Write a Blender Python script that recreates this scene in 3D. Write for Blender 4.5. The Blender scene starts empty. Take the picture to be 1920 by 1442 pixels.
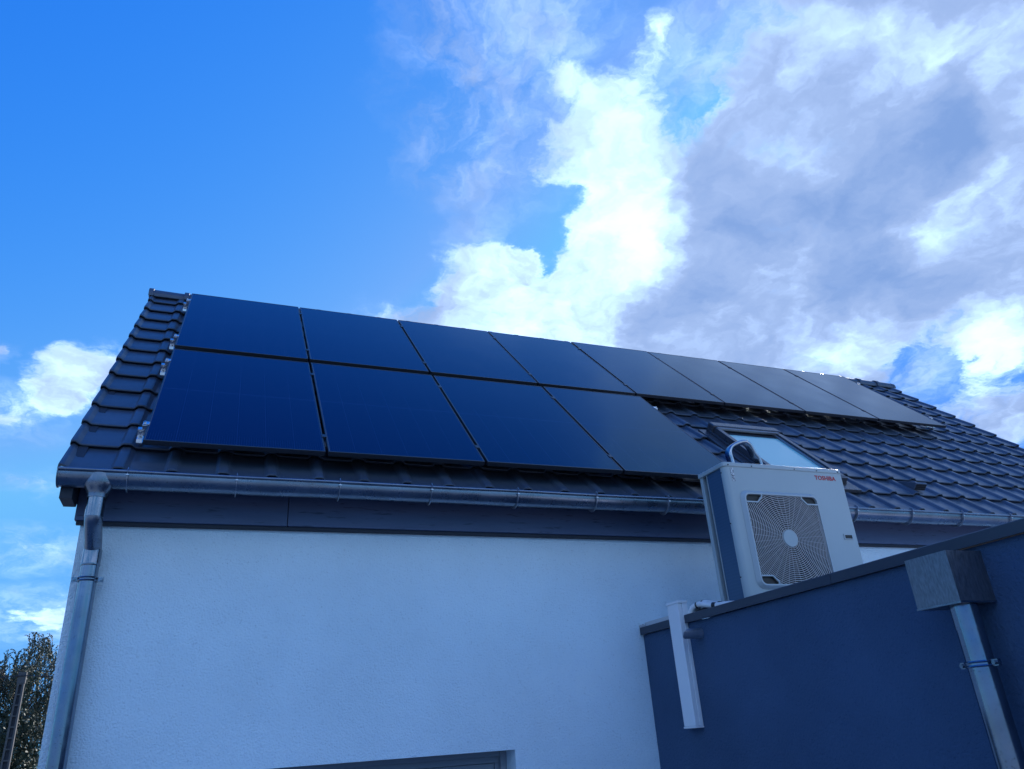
import bpy, bmesh, math, random
from mathutils import Matrix, Vector

# ------------------------------------------------------------------ camera, sky, sun, exposure
scene = bpy.context.scene
col = scene.collection
R_ = math.radians

cam_data = bpy.data.cameras.new('camera')
cam = bpy.data.objects.new('camera', cam_data)
col.objects.link(cam)
cam_data.sensor_width = 36.0
cam_data.lens = 26.58
cam_data.clip_start = 0.05
cam_data.clip_end = 3000.0
CAM = Vector((0.474, -4.977, 2.18))
cam.matrix_world = Matrix((
    (0.9322183, -0.0957880, -0.3489895, CAM.x),
    (-0.3562537, -0.4125225, -0.8383964, CAM.y),
    (-0.0636577, 0.9058973, -0.4186858, CAM.z),
    (0, 0, 0, 1)))
scene.camera = cam

SUN_AZ, SUN_EL = 50.0, 28.0            # degrees, azimuth from +Y towards +X
SKY_STRENGTH = 0.15
SUN_STRENGTH = 4.0
scene.cycles.max_bounces = 6
scene.cycles.diffuse_bounces = 2
scene.cycles.glossy_bounces = 3
scene.cycles.transmission_bounces = 2
scene.cycles.caustics_reflective = False
scene.cycles.caustics_refractive = False
scene.view_settings.view_transform = 'Standard'
scene.view_settings.look = 'None'
scene.view_settings.exposure = 0.85
scene.view_settings.gamma = 1.0
scene.view_settings.use_curve_mapping = False

sun_data = bpy.data.lights.new('sun', 'SUN')
sun_data.energy = SUN_STRENGTH
sun_data.angle = R_(0.53)
sun_data.color = (1.0, 0.97, 0.93)
sun = bpy.data.objects.new('sun', sun_data)
col.objects.link(sun)
sdir = Vector((math.sin(R_(SUN_AZ)) * math.cos(R_(SUN_EL)), math.cos(R_(SUN_AZ)) * math.cos(R_(SUN_EL)), math.sin(R_(SUN_EL))))
sun.rotation_euler = (-sdir).to_track_quat('-Z', 'Y').to_euler()
sun.location = (40, 40, 40)

# cloud bodies, wisps and their light and dark lobes: each row is an ellipse on the cloud layer
# (x, y of the view direction divided by its height): centre, turn, two radii and a weight
# BLOBS-BEGIN
CLOUD_BODIES = [
    (0.3649, 0.9788, 0.8754, 0.0678, 0.065, 0.85),
    (0.4274, 0.9345, 1.112, 0.036, 0.0275, 0.55),
    (0.3469, 1.0709, 1.9756, 0.0906, 0.0522, 0.9),
    (0.4874, 1.0512, 0.8482, 0.1138, 0.1019, 1),
    (0.5592, 0.9301, 1.128, 0.1246, 0.0903, 1.1),
    (0.5428, 0.8118, 1.0583, 0.1095, 0.0697, 1.1),
    (0.5531, 0.7001, 1.0033, 0.058, 0.0255, 0.85),
    (0.5074, 0.7268, 0.995, 0.0488, 0.0302, 0.7),
    (0.4375, 0.6791, 2.2121, 0.0826, 0.057, 0.55),
    (0.4628, 0.6128, 2.8826, 0.0505, 0.0493, 0.42),
    (0.363, 0.6136, -2.8491, 0.0334, 0.0306, 0.55),
    (0.4427, 0.5294, 0.8388, 0.0357, 0.0262, 0.55),
    (0.4587, 0.7142, 3.0215, 0.0457, 0.0363, 0.3),
    (0.4101, 0.6978, 0.4897, 0.0502, 0.0456, 0.42),
    (0.4184, 0.7527, 2.9964, 0.0347, 0.0282, 0.35),
    (0.5644, 1.1115, 3.0149, 0.2849, 0.0898, 1.1),
    (0.888, 0.9551, 3.0792, 0.309, 0.1823, 1.2),
    (0.7723, 0.737, 0.7562, 0.2132, 0.1315, 1.2),
    (0.8011, 0.4707, -2.8805, 0.2251, 0.1506, 1.25),
    (0.9556, 0.7228, 2.9544, 0.2856, 0.1737, 1.2),
    (0.6257, 0.5096, 0.8898, 0.1155, 0.0649, 0.6),
    (1.0465, 0.4735, 0.5966, 0.3511, 0.1204, 1.1),
    (1.3246, 0.8094, 0.4815, 0.117, 0.0681, 1.1),
    (1.5362, 0.9836, 2.9539, 0.1534, 0.0959, 0.9),
    (1.0422, 0.9409, 3.0768, 0.1514, 0.0711, 0.6),
    (1.0643, 0.2875, 0.3128, 0.3729, 0.1757, 1),
    (0.5433, 0.3445, 3.0488, 0.1343, 0.0863, 1),
    (0.6174, 0.6761, 0.842, 0.0692, 0.0438, 0.6),
    (-0.2453, 1.3771, 1.9611, 0.0914, 0.0526, 0.85),
    (-0.268, 1.3568, 1.8046, 0.0618, 0.0394, 0.5),
    (-0.2096, 1.3349, 1.7405, 0.0533, 0.0324, 0.4),
    (-0.288, 1.4401, 2.5231, 0.0447, 0.0367, 0.4),
    (-0.3852, 2.0659, -2.7466, 0.0883, 0.0601, 0.36),
    (-0.4399, 2.4602, -2.8649, 0.1123, 0.1017, 0.32),
    (-0.3708, 1.5096, 1.3303, 0.0625, 0.0559, 0.55),
    (-0.3567, 1.3226, 1.8319, 0.0322, 0.0181, 0.5),
    (-0.3651, 1.7487, -2.6023, 0.0482, 0.038, 0.4),
    (0.5281, 0.5888, 0.7841, 0.0417, 0.0299, -0.5),
    (1.2216, 0.9319, -3.0076, 0.0957, 0.0557, -0.95),
    (0.9886, 0.5505, 3.0504, 0.0357, 0.0219, -0.8),
    (0.4395, 0.8413, 1.7091, 0.0493, 0.0392, -0.8),
    (0.4004, 0.5447, 0.8908, 0.0247, 0.0189, -0.4),
    (0.4569, 0.9314, 1.296, 0.0355, 0.0177, -0.9),
]
CLOUD_WISPS = [
    (0.2566, 0.6509, 1.412, 0.1259, 0.1082, 1),
    (0.2701, 0.5721, 2.8259, 0.1257, 0.0598, 0.9),
    (0.5138, 0.5293, 0.834, 0.098, 0.0631, 0.8),
    (0.5435, 0.627, 0.4692, 0.0648, 0.053, 0.7),
    (0.2481, 0.7642, 1.6692, 0.0844, 0.0607, 0.8),
    (-0.3582, 1.5089, 1.556, 0.0883, 0.0734, 0.7),
    (-0.3616, 1.7594, -2.1612, 0.073, 0.0595, 0.5),
    (-0.3852, 2.0659, -2.4151, 0.1246, 0.1065, 0.9),
    (-0.4151, 2.4636, 1.6055, 0.1834, 0.1509, 0.9),
    (-0.3567, 1.3226, 1.7968, 0.0437, 0.0219, 0.6),
    (-0.0209, 1.1379, 3.0768, 0.0485, 0.0154, 0.3),
    (1.2127, 0.9361, -3.09, 0.1519, 0.1078, 1),
    (0.3372, 0.7744, -1.7762, 0.0962, 0.0809, 0.7),
    (0.3604, 0.6919, 0.6527, 0.0604, 0.0561, 0.8),
    (0.5359, 0.4833, 0.4834, 0.0752, 0.0574, 0.8),
    (0.3429, 0.9121, 2.8862, 0.0582, 0.0448, 0.6),
]
CLOUD_LIGHT = [
    (-0.4174, 2.2573, 1.6846, 0.4157, 0.1738, 0.1),
    (-0.3621, 1.4755, 1.7619, 0.1356, 0.0643, 0.35),
    (0.5971, 0.7923, 1.0004, 0.1337, 0.0647, 0.45),
    (0.7288, 0.5637, 0.3538, 0.0871, 0.0764, 0.35),
    (0.6065, 0.4557, 2.8371, 0.1401, 0.0606, 0.3),
    (0.7379, 0.4245, 2.9424, 0.0984, 0.0541, 0.3),
    (0.6868, 0.6595, 0.4934, 0.0639, 0.0483, 0.25),
    (1.0462, 0.8887, 2.8167, 0.1908, 0.089, 0.35),
    (0.5433, 0.3445, 3.0488, 0.1343, 0.0863, 0.2),
    (0.5443, 0.7885, 0.9513, 0.1624, 0.1112, 0.85),
    (0.3733, 0.9764, 2.911, 0.1005, 0.0796, 0.8),
    (0.5304, 1.0087, 2.1832, 0.1826, 0.1184, 0.6),
    (0.4449, 0.6539, 1.944, 0.0994, 0.0844, 0.5),
    (0.3621, 0.6116, 0.5427, 0.0427, 0.039, 0.5),
    (0.4445, 0.5324, 0.8235, 0.0503, 0.0375, 0.5),
    (1.3182, 0.8038, 0.4247, 0.154, 0.0944, 1.1),
    (-0.2447, 1.3694, 1.8186, 0.1183, 0.0803, 0.65),
    (0.8915, 0.4315, 0.6821, 0.0941, 0.0419, 0.5),
    (0.5199, 1.1333, 3.0058, 0.2832, 0.1061, 0.5),
    (0.8222, 0.8325, 1.2782, 0.0878, 0.0692, 0.15),
    (1.3233, 0.9819, 3.1022, 0.0995, 0.0685, 0.6),
    (0.9572, 0.6468, 1.9764, 0.114, 0.0606, 0.35),
    (1.0652, 0.61, -2.8976, 0.1242, 0.081, 0.4),
    (0.6292, 0.5246, 0.5392, 0.1022, 0.0732, 0.1),
    (0.9525, 0.9959, 2.9378, 0.2609, 0.0918, 0.35),
    (0.6659, 0.7436, 1.0917, 0.1309, 0.0616, -0.6),
    (0.691, 0.9391, 1.4027, 0.1189, 0.0525, -0.5),
    (0.847, 0.5936, 2.1694, 0.1399, 0.07, -0.5),
    (0.8961, 0.4926, 0.3638, 0.0608, 0.0469, -0.55),
    (0.8352, 0.9443, 1.7339, 0.1315, 0.0816, -0.2),
    (1.1243, 0.7592, 3.0289, 0.1393, 0.0892, -0.35),
    (0.9556, 0.7228, 1.2835, 0.1251, 0.0897, -0.35),
    (0.6869, 0.5996, 0.8404, 0.0828, 0.0492, -0.1),
]
# BLOBS-END

def build_world():
    world = bpy.data.worlds.new('World')
    scene.world = world
    world.use_nodes = True
    nt = world.node_tree
    nt.nodes.clear()
    L = nt.links

    def put(sock, v):
        if isinstance(v, bpy.types.NodeSocket):
            L.new(v, sock)
        else:
            sock.default_value = v

    def m(op, a, b=0.0, c=0.0, clamp=False):
        n = nt.nodes.new('ShaderNodeMath')
        n.operation = op
        n.use_clamp = clamp
        put(n.inputs[0], a); put(n.inputs[1], b); put(n.inputs[2], c)
        return n.outputs[0]

    def vm(op, a, b=(0, 0, 0)):
        n = nt.nodes.new('ShaderNodeVectorMath')
        n.operation = op
        put(n.inputs[0], a); put(n.inputs[1], b)
        return n.outputs['Value'] if op in ('DOT_PRODUCT', 'LENGTH') else n.outputs['Vector']

    def ramp(v, lo, hi, a=0.0, b=1.0):
        n = nt.nodes.new('ShaderNodeMapRange')
        n.interpolation_type = 'SMOOTHSTEP'
        put(n.inputs[0], v)
        n.inputs[1].default_value = lo; n.inputs[2].default_value = hi
        n.inputs[3].default_value = a; n.inputs[4].default_value = b
        return n.outputs[0]

    def noise(vec, scale, detail, rough, off=(0, 0, 0), stretch=(1, 1, 1), lac=2.0):
        v = vm('ADD', vm('MULTIPLY', vec, stretch), off)
        n = nt.nodes.new('ShaderNodeTexNoise')
        L.new(v, n.inputs['Vector'])
        n.inputs['Scale'].default_value = scale
        n.inputs['Detail'].default_value = detail
        n.inputs['Roughness'].default_value = rough
        n.inputs['Lacunarity'].default_value = lac
        return n

    def mix(f, a, b):
        n = nt.nodes.new('ShaderNodeMix')
        n.data_type = 'RGBA'
        put(n.inputs[0], f); put(n.inputs[6], a); put(n.inputs[7], b)
        return n.outputs[2]

    sky = nt.nodes.new('ShaderNodeTexSky')
    sky.sky_type = 'NISHITA'
    sky.sun_disc = False
    sky.sun_elevation = R_(SUN_EL)
    sky.sun_rotation = R_(SUN_AZ)
    sky.altitude = 100.0
    sky.air_density = 1.0
    sky.dust_density = 0.25
    sky.ozone_density = 2.5

    tc = nt.nodes.new('ShaderNodeTexCoord')
    sep = nt.nodes.new('ShaderNodeSeparateXYZ')
    L.new(tc.outputs['Generated'], sep.inputs[0])
    zz = m('ADD', m('MAXIMUM', sep.outputs[2], 0.0), 0.25)
    comb = nt.nodes.new('ShaderNodeCombineXYZ')
    L.new(m('DIVIDE', sep.outputs[0], zz), comb.inputs[0])
    L.new(m('DIVIDE', sep.outputs[1], zz), comb.inputs[1])
    comb.inputs[2].default_value = 0.0
    P0 = comb.outputs[0]

    # turbulent edges: the layer coordinates are pushed about by two scales of noise
    w1 = noise(P0, 5.0, 2.0, 0.5, off=(3.1, 1.7, 0))
    w2 = noise(P0, 19.0, 4.0, 0.6, off=(7.3, 2.9, 0))
    d1 = vm('MULTIPLY', vm('SUBTRACT', w1.outputs['Color'], (0.5, 0.5, 0.5)), (WARP1, WARP1, 0))
    d2 = vm('MULTIPLY', vm('SUBTRACT', w2.outputs['Color'], (0.5, 0.5, 0.5)), (WARP2, WARP2, 0))
    P = vm('ADD', vm('ADD', P0, d1), d2)

    def field(rows, reach):
        acc = 0.0
        for (cx, cy, rot, sx, sy, wgt) in rows:
            mp = nt.nodes.new('ShaderNodeMapping')
            mp.vector_type = 'TEXTURE'
            L.new(P, mp.inputs['Vector'])
            mp.inputs['Location'].default_value = (cx, cy, 0)
            mp.inputs['Rotation'].default_value = (0, 0, rot)
            mp.inputs['Scale'].default_value = (sx * reach, sy * reach, 1)
            gr = nt.nodes.new('ShaderNodeTexGradient')
            gr.gradient_type = 'SPHERICAL'
            L.new(mp.outputs[0], gr.inputs[0])
            acc = m('MULTIPLY_ADD', gr.outputs['Fac'], wgt * 1.25, acc)
        return acc

    body = m('MINIMUM', m('MULTIPLY', field(CLOUD_BODIES, 1.55), 1.0), 1.15)
    # sky out of view: unseen cloud, its cover raised to light the shaded wall
    far = noise(P0, 1.15, 1.0, 0.5, off=(5.2, 9.4, 0))
    frame_r = vm('LENGTH', vm('MULTIPLY', vm('SUBTRACT', P0, (0.45, 0.75, 0.0)), (0.75, 0.75, 0)))
    away = ramp(frame_r, 0.75, 1.5)
    scattered = m('MULTIPLY', m('MULTIPLY', ramp(far.outputs['Fac'], 0.43, 0.62), ramp(sep.outputs[2], 0.06, 0.32)), away)
    fine = noise(P, 8.0, 6.0, 0.62, off=(1.3, 4.1, 0))
    fine_c = m('SUBTRACT', fine.outputs['Fac'], 0.5)
    mass = m('ADD', body, scattered)
    dens = m('ADD', mass, m('MULTIPLY', m('MULTIPLY', fine_c, EDGE_NOISE), ramp(mass, 0.0, 0.4)))
    alpha = m('ADD', ramp(dens, 0.0, 0.95, 0.0, 0.55), ramp(dens, 0.18, 0.78, 0.0, 0.45))

    wn = noise(P, 7.0, 5.0, 0.66, off=(8.8, 0.4, 0), stretch=(1.3, 0.9, 1))
    wisp = m('MULTIPLY', m('MINIMUM', field(CLOUD_WISPS, 1.45), 1.0), ramp(wn.outputs['Fac'], 0.34, 0.74))
    wisp = m('MULTIPLY', wisp, 0.8)
    alpha = m('MAXIMUM', alpha, wisp)

    sh = noise(P, 6.5, 4.0, 0.58, off=(2.2, 6.6, 0))
    light = m('ADD', field(CLOUD_LIGHT, 1.55), m('MULTIPLY', m('SUBTRACT', sh.outputs['Fac'], 0.5), 2.4))
    # billows: the side of each lump that faces the light is brighter
    lee = noise(P, 8.0, 4.0, 0.58, off=(1.3 - 0.018, 4.1 + 0.010, 0))
    relief = m('SUBTRACT', fine.outputs['Fac'], lee.outputs['Fac'])
    light = m('ADD', light, m('MULTIPLY', relief, RELIEF))
    light = m('ADD', light, ramp(dens, 0.30, 1.10, 0.45, 0.0))          # thin edges pass the light
    light = m('ADD', light, m('MULTIPLY', away, 0.8))      # lit side of the unseen clouds, brightened to light the wall
    t1 = ramp(light, -0.95, 0.45)
    t2 = ramp(light, 0.05, 1.55)
    cloud_col = mix(t2, mix(t1, CLOUD_DARK, CLOUD_MID), CLOUD_WHITE)
    # thin veils stay the colour of thin cloud
    cloud_col = mix(m('MULTIPLY', wisp, 0.5), cloud_col, CLOUD_VEIL)

    # cool white balance: the red and green of the clear sky fall off faster than the blue
    sb = nt.nodes.new('ShaderNodeSeparateXYZ')
    L.new(sky.outputs[0], sb.inputs[0])
    cb = nt.nodes.new('ShaderNodeCombineXYZ')
    for i in range(3):
        L.new(m('MULTIPLY', m('POWER', m('MINIMUM', m('MULTIPLY', sb.outputs[i], 1.0 / SKY_MID[i]), SKY_CAP[i]), SKY_POWER[i]), SKY_TARGET[i]), cb.inputs[i])
    # the bright rim of the sky rolls off as it does on film
    tinted = vm('SCALE', cb.outputs[0])
    L.new(m('DIVIDE', 1.0 + ROLL, m('MULTIPLY_ADD', m('MULTIPLY', sb.outputs[2], 1.0 / SKY_MID[2]), ROLL, 1.0)), tinted.node.inputs['Scale'])
    cloud_col = vm('SCALE', cloud_col)
    cloud_col.node.inputs['Scale'].default_value = 1.0 / SKY_STRENGTH
    final = mix(alpha, tinted, cloud_col)
    bg = nt.nodes.new('ShaderNodeBackground')
    L.new(final, bg.inputs['Color'])
    bg.inputs['Strength'].default_value = SKY_STRENGTH
    out = nt.nodes.new('ShaderNodeOutputWorld')
    L.new(bg.outputs[0], out.inputs['Surface'])
    world.cycles.sampling_method = 'NONE'

ROLL = 1.0
WARP1, WARP2, EDGE_NOISE = 0.13, 0.075, 2.8
RELIEF = 1.4
CLOUD_DARK = (0.122, 0.209, 0.417, 1)
CLOUD_MID = (0.215, 0.300, 0.495, 1)
CLOUD_WHITE = (0.56, 0.80, 1.25, 1)
CLOUD_VEIL = (0.24, 0.34, 0.54, 1)
SKY_MID = (1.08, 1.855, 3.445)          # the sky model's own colour half way up the clear side
SKY_TARGET = (0.178, 1.048, 3.445)
SKY_POWER = (3.1, 1.5, 0.7)
SKY_CAP = (1.58, 1.75, 4.0)
build_world()

# ------------------------------------------------------------------ materials
def new_mat(name):
    mt = bpy.data.materials.new(name)
    mt.use_nodes = True
    nt = mt.node_tree
    return mt, nt, nt.nodes['Principled BSDF']

def mat(name, base, rough=0.5, metal=0.0, var=0.0, vscale=3.0, bump=0.0, bscale=80.0, bdist=0.003,
        rvar=0.0, spec=0.5, stretch=(1, 1, 1), detail=5.0, speck=0.0, sscale=60.0, each=0.0):
    """plain surface with noise-driven tone, roughness and fine relief, all in object coordinates"""
    mt, nt, p = new_mat(name)
    L = nt.links
    p.inputs['Metallic'].default_value = metal
    p.inputs['Roughness'].default_value = rough
    p.inputs['Specular IOR Level'].default_value = spec
    p.inputs['Base Color'].default_value = (*base, 1)
    tc = nt.nodes.new('ShaderNodeTexCoord')
    mp = nt.nodes.new('ShaderNodeMapping')
    mp.inputs['Scale'].default_value = stretch
    L.new(tc.outputs['Object'], mp.inputs['Vector'])
    def noise(sc, dt=5.0, ro=0.55):
        n = nt.nodes.new('ShaderNodeTexNoise')
        n.inputs['Scale'].default_value = sc
        n.inputs['Detail'].default_value = dt
        n.inputs['Roughness'].default_value = ro
        L.new(mp.outputs[0], n.inputs['Vector'])
        return n.outputs['Fac']
    def rng(v, a, b, c, d):
        n = nt.nodes.new('ShaderNodeMapRange')
        L.new(v, n.inputs[0])
        for i, x in enumerate((a, b, c, d)):
            n.inputs[i + 1].default_value = x
        return n.outputs[0]
    if var or speck:
        f = None
        if each:
            oi = nt.nodes.new('ShaderNodeObjectInfo')
            f0 = rng(oi.outputs['Random'], 0.0, 1.0, 1 - each, 1 + each)
        if var:
            f = rng(noise(vscale, detail), 0.3, 0.7, 1 - var, 1 + var)
        if speck:
            g = rng(noise(sscale, 3.0, 0.6), 0.62, 0.70, 1.0, 1 - speck)
            if f is None:
                f = g
            else:
                q = nt.nodes.new('ShaderNodeMath'); q.operation = 'MULTIPLY'
                L.new(f, q.inputs[0]); L.new(g, q.inputs[1]); f = q.outputs[0]
        if each:
            q = nt.nodes.new('ShaderNodeMath'); q.operation = 'MULTIPLY'
            L.new(f, q.inputs[0]); L.new(f0, q.inputs[1]); f = q.outputs[0]
        vmn = nt.nodes.new('ShaderNodeVectorMath'); vmn.operation = 'SCALE'
        vmn.inputs[0].default_value = base
        L.new(f, vmn.inputs['Scale'])
        L.new(vmn.outputs[0], p.inputs['Base Color'])
    if rvar:
        L.new(rng(noise(vscale * 1.7), 0.3, 0.7, max(rough - rvar, 0.02), rough + rvar), p.inputs['Roughness'])
    if bump:
        b = nt.nodes.new('ShaderNodeBump')
        b.inputs['Strength'].default_value = bump
        b.inputs['Distance'].default_value = bdist
        L.new(noise(bscale, 4.0, 0.6), b.inputs['Height'])
        L.new(b.outputs[0], p.inputs['Normal'])
    return mt

M = {}
M['render_white'] = mat('white_wall_render', (0.83, 0.94, 0.97), 0.9, var=0.06, vscale=1.2, bump=1.0, bscale=90.0, bdist=0.010, speck=0.16, sscale=75.0, spec=0.2)  # dark specks put the shade of the render's pits into its colour
M['render_dark'] = mat('dark_wall_render', (0.054, 0.099, 0.176), 0.85, var=0.12, vscale=1.4, bump=1.0, bscale=70.0, bdist=0.009, speck=0.25, sscale=85.0, spec=0.25)  # specks again paint shaded pits into the colour
M['tile'] = mat('dark_clay_tile', (0.064, 0.083, 0.116), 0.36, each=0.18, var=0.16, vscale=5.0, bump=0.12, bscale=160.0, bdist=0.002, rvar=0.08, spec=0.45)
M['deck'] = mat('roof_underlay', (0.02, 0.02, 0.022), 0.9)
M['zinc'] = mat('weathered_zinc', (0.21, 0.24, 0.285), 0.30, metal=0.9, var=0.14, vscale=6.0, bump=0.05, bscale=30.0, bdist=0.003, rvar=0.08, speck=0.40, sscale=70.0)
M['zinc_bright'] = mat('bright_zinc', (0.22, 0.255, 0.30), 0.20, metal=0.95, var=0.14, vscale=7.0, rvar=0.07, speck=0.4, sscale=80.0)
M['zinc_dull'] = mat('streaked_zinc_sheet', (0.20, 0.215, 0.24), 0.42, metal=0.85, var=0.22, vscale=70.0, detail=8.0, bump=0.25, bscale=60.0, bdist=0.004, rvar=0.14, stretch=(1.6, 1.6, 0.45))
M['bracket'] = mat('galvanised_strap', (0.46, 0.48, 0.52), 0.30, metal=0.8, var=0.15, vscale=20.0)
M['alu'] = mat('bare_aluminium', (0.78, 0.79, 0.80), 0.26, metal=1.0, var=0.05, vscale=12.0, rvar=0.05)
M['chrome'] = mat('polished_steel_band', (0.42, 0.44, 0.47), 0.20, metal=1.0, var=0.06, vscale=9.0, rvar=0.05)
M['fascia'] = mat('grey_painted_timber', (0.090, 0.122, 0.205), 0.55, var=0.14, vscale=4.0, bump=0.25, bscale=26.0, bdist=0.003, stretch=(0.25, 1, 2.2), speck=0.5, sscale=24.0, rvar=0.08)
M['soffit'] = mat('dark_soffit', (0.025, 0.030, 0.042), 0.7, var=0.1)
M['coping'] = mat('dark_folded_metal', (0.030, 0.038, 0.058), 0.38, metal=0.0, var=0.08, vscale=3.0, rvar=0.05)
M['casing'] = mat('cream_painted_steel', (0.385, 0.430, 0.420), 0.40, var=0.03, vscale=2.5, rvar=0.05)
M['casing_trim'] = mat('pale_grille_plastic', (0.42, 0.455, 0.45), 0.45, var=0.03)
M['ring'] = mat('grille_wire', (0.47, 0.43, 0.40), 0.4)
M['black'] = mat('black_plastic', (0.012, 0.012, 0.013), 0.5)
M['inner'] = mat('dim_coil_back', (0.075, 0.052, 0.036), 0.6)
M['fan'] = mat('dark_fan_plastic', (0.022, 0.018, 0.015), 0.5)
M['white_pvc'] = mat('white_plastic_duct', (0.80, 0.80, 0.80), 0.35, var=0.03, vscale=2.0)
M['insul'] = mat('white_pipe_insulation', (0.72, 0.72, 0.70), 0.6, var=0.12, vscale=14.0, bump=0.3, bscale=50.0)
M['tape'] = mat('black_tape', (0.02, 0.02, 0.022), 0.45)
M['membrane'] = mat('pale_roof_membrane', (0.60, 0.61, 0.62), 0.7, var=0.08)
M['mortar'] = mat('grey_mortar', (0.45, 0.45, 0.45), 0.9, var=0.15, vscale=20.0, bump=0.5, bscale=60.0)
M['win_frame'] = mat('grey_window_frame', (0.30, 0.31, 0.33), 0.45)
M['sky_frame'] = mat('dark_skylight_metal', (0.050, 0.053, 0.062), 0.28, metal=0.0, rvar=0.05, spec=0.6)
M['sash'] = mat('grey_skylight_trim', (0.30, 0.31, 0.33), 0.3, metal=0.8)
M['panel_frame'] = mat('black_anodised_frame', (0.055, 0.058, 0.068), 0.32, metal=0.5)
M['concrete'] = mat('grey_concrete', (0.075, 0.072, 0.07), 0.85, var=0.15, vscale=6.0)
M['bark'] = mat('grey_bark', (0.10, 0.09, 0.075), 0.9, var=0.3, vscale=6.0)
M['leaf'] = mat('willow_leaf', (0.032, 0.046, 0.018), 0.6, var=0.35, vscale=0.8)
M['leaf_dark'] = mat('dark_hedge_leaf', (0.030, 0.042, 0.020), 0.6, var=0.35, vscale=0.8)
M['red'] = mat('red_lettering', (0.45, 0.02, 0.03), 0.4)
M['rubber'] = mat('black_rubber', (0.02, 0.02, 0.02), 0.7)
M['wire'] = mat('black_cable', (0.02, 0.02, 0.02), 0.6)
M['ground'] = mat('gravel_and_grass_ground', (0.17, 0.21, 0.24), 0.95, var=0.3, vscale=0.6, bump=0.4, bscale=30.0, bdist=0.01)

def glass_mats():
    # solar glass over black cells: hairline contact fingers and a faint cell grid
    mt, nt, p = new_mat('black_solar_glass')
    L = nt.links
    tc = nt.nodes.new('ShaderNodeTexCoord')
    sep = nt.nodes.new('ShaderNodeSeparateXYZ')
    L.new(tc.outputs['Object'], sep.inputs[0])
    def m(op, a, b=0.0):
        n = nt.nodes.new('ShaderNodeMath'); n.operation = op
        for i, v in enumerate((a, b)):
            if isinstance(v, bpy.types.NodeSocket): L.new(v, n.inputs[i])
            else: n.inputs[i].default_value = v
        return n.outputs[0]
    def line(v, pitch, width):
        return m('LESS_THAN', m('FRACT', m('DIVIDE', v, pitch)), width / pitch)
    bus = line(sep.outputs[0], 0.0155, 0.0022)
    cellx = line(sep.outputs[0], 0.1855, 0.0035)
    celly = line(sep.outputs[1], 0.0955, 0.0025)
    mid = m('LESS_THAN', m('ABSOLUTE', m('SUBTRACT', sep.outputs[1], 0.97)), 0.007)
    f = m('MINIMUM', m('ADD', m('ADD', m('MULTIPLY', bus, 0.35), m('MULTIPLY', cellx, 0.25)), m('ADD', m('MULTIPLY', celly, 0.12), m('MULTIPLY', mid, 0.3))), 1.0)
    mx = nt.nodes.new('ShaderNodeMix'); mx.data_type = 'RGBA'
    L.new(f, mx.inputs[0])
    mx.inputs[6].default_value = (0.0010, 0.0018, 0.0050, 1)
    mx.inputs[7].default_value = (0.042, 0.062, 0.135, 1)
    # black cells under glass whose anti-reflex coating mirrors blue
    nt.nodes.remove(p)
    df = nt.nodes.new('ShaderNodeBsdfDiffuse')
    L.new(mx.outputs[2], df.inputs['Color'])
    gl = nt.nodes.new('ShaderNodeBsdfGlossy')
    fr = nt.nodes.new('ShaderNodeFresnel')
    fr.inputs['IOR'].default_value = 1.55
    gm = nt.nodes.new('ShaderNodeMapRange')
    L.new(fr.outputs[0], gm.inputs[0])
    gm.inputs[1].default_value = 0.12; gm.inputs[2].default_value = 0.38
    gc = nt.nodes.new('ShaderNodeMix'); gc.data_type = 'RGBA'
    L.new(gm.outputs[0], gc.inputs[0])
    gc.inputs[6].default_value = (0.14, 0.50, 0.88, 1)
    gc.inputs[7].default_value = (0.80, 0.90, 1.0, 1)
    L.new(gc.outputs[2], gl.inputs['Color'])
    ms = nt.nodes.new('ShaderNodeMixShader')
    L.new(fr.outputs[0], ms.inputs[0]); L.new(df.outputs[0], ms.inputs[1]); L.new(gl.outputs[0], ms.inputs[2])
    L.new(ms.outputs[0], nt.nodes['Material Output'].inputs['Surface'])
    n = nt.nodes.new('ShaderNodeTexNoise')
    n.inputs['Scale'].default_value = 2.0
    n.inputs['Detail'].default_value = 3.0
    L.new(tc.outputs['Object'], n.inputs['Vector'])
    mr = nt.nodes.new('ShaderNodeMapRange')
    L.new(n.outputs['Fac'], mr.inputs[0])
    mr.inputs[1].default_value = 0.3; mr.inputs[2].default_value = 0.7
    mr.inputs[3].default_value = 0.10; mr.inputs[4].default_value = 0.17
    L.new(mr.outputs[0], gl.inputs['Roughness'])
    M['solar'] = mt
    # skylight pane: pale blind and the sky's cyan reflection put into its base colour
    mt, nt, p = new_mat('sky_toned_skylight_glass')
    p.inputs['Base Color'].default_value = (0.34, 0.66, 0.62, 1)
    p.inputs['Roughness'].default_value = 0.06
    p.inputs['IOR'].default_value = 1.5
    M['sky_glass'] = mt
    mt, nt, p = new_mat('dark_window_glass')
    p.inputs['Base Color'].default_value = (0.10, 0.11, 0.13, 1)
    p.inputs['Roughness'].default_value = 0.05
    M['win_glass'] = mt
    # blue-coated heat exchanger fins
    mt, nt, p = new_mat('blue_coil_fins')
    L = nt.links
    p.inputs['Roughness'].default_value = 0.45
    p.inputs['Metallic'].default_value = 0.3
    tc = nt.nodes.new('ShaderNodeTexCoord')
    wv = nt.nodes.new('ShaderNodeTexWave')
    wv.bands_direction = 'Z'
    wv.inputs['Scale'].default_value = 14.0
    L.new(tc.outputs['Object'], wv.inputs['Vector'])
    cr = nt.nodes.new('ShaderNodeMix'); cr.data_type = 'RGBA'
    L.new(wv.outputs['Fac'], cr.inputs[0])
    cr.inputs[6].default_value = (0.050, 0.110, 0.185, 1)
    cr.inputs[7].default_value = (0.056, 0.120, 0.200, 1)
    L.new(cr.outputs[2], p.inputs['Base Color'])
    M['coil'] = mt
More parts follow.
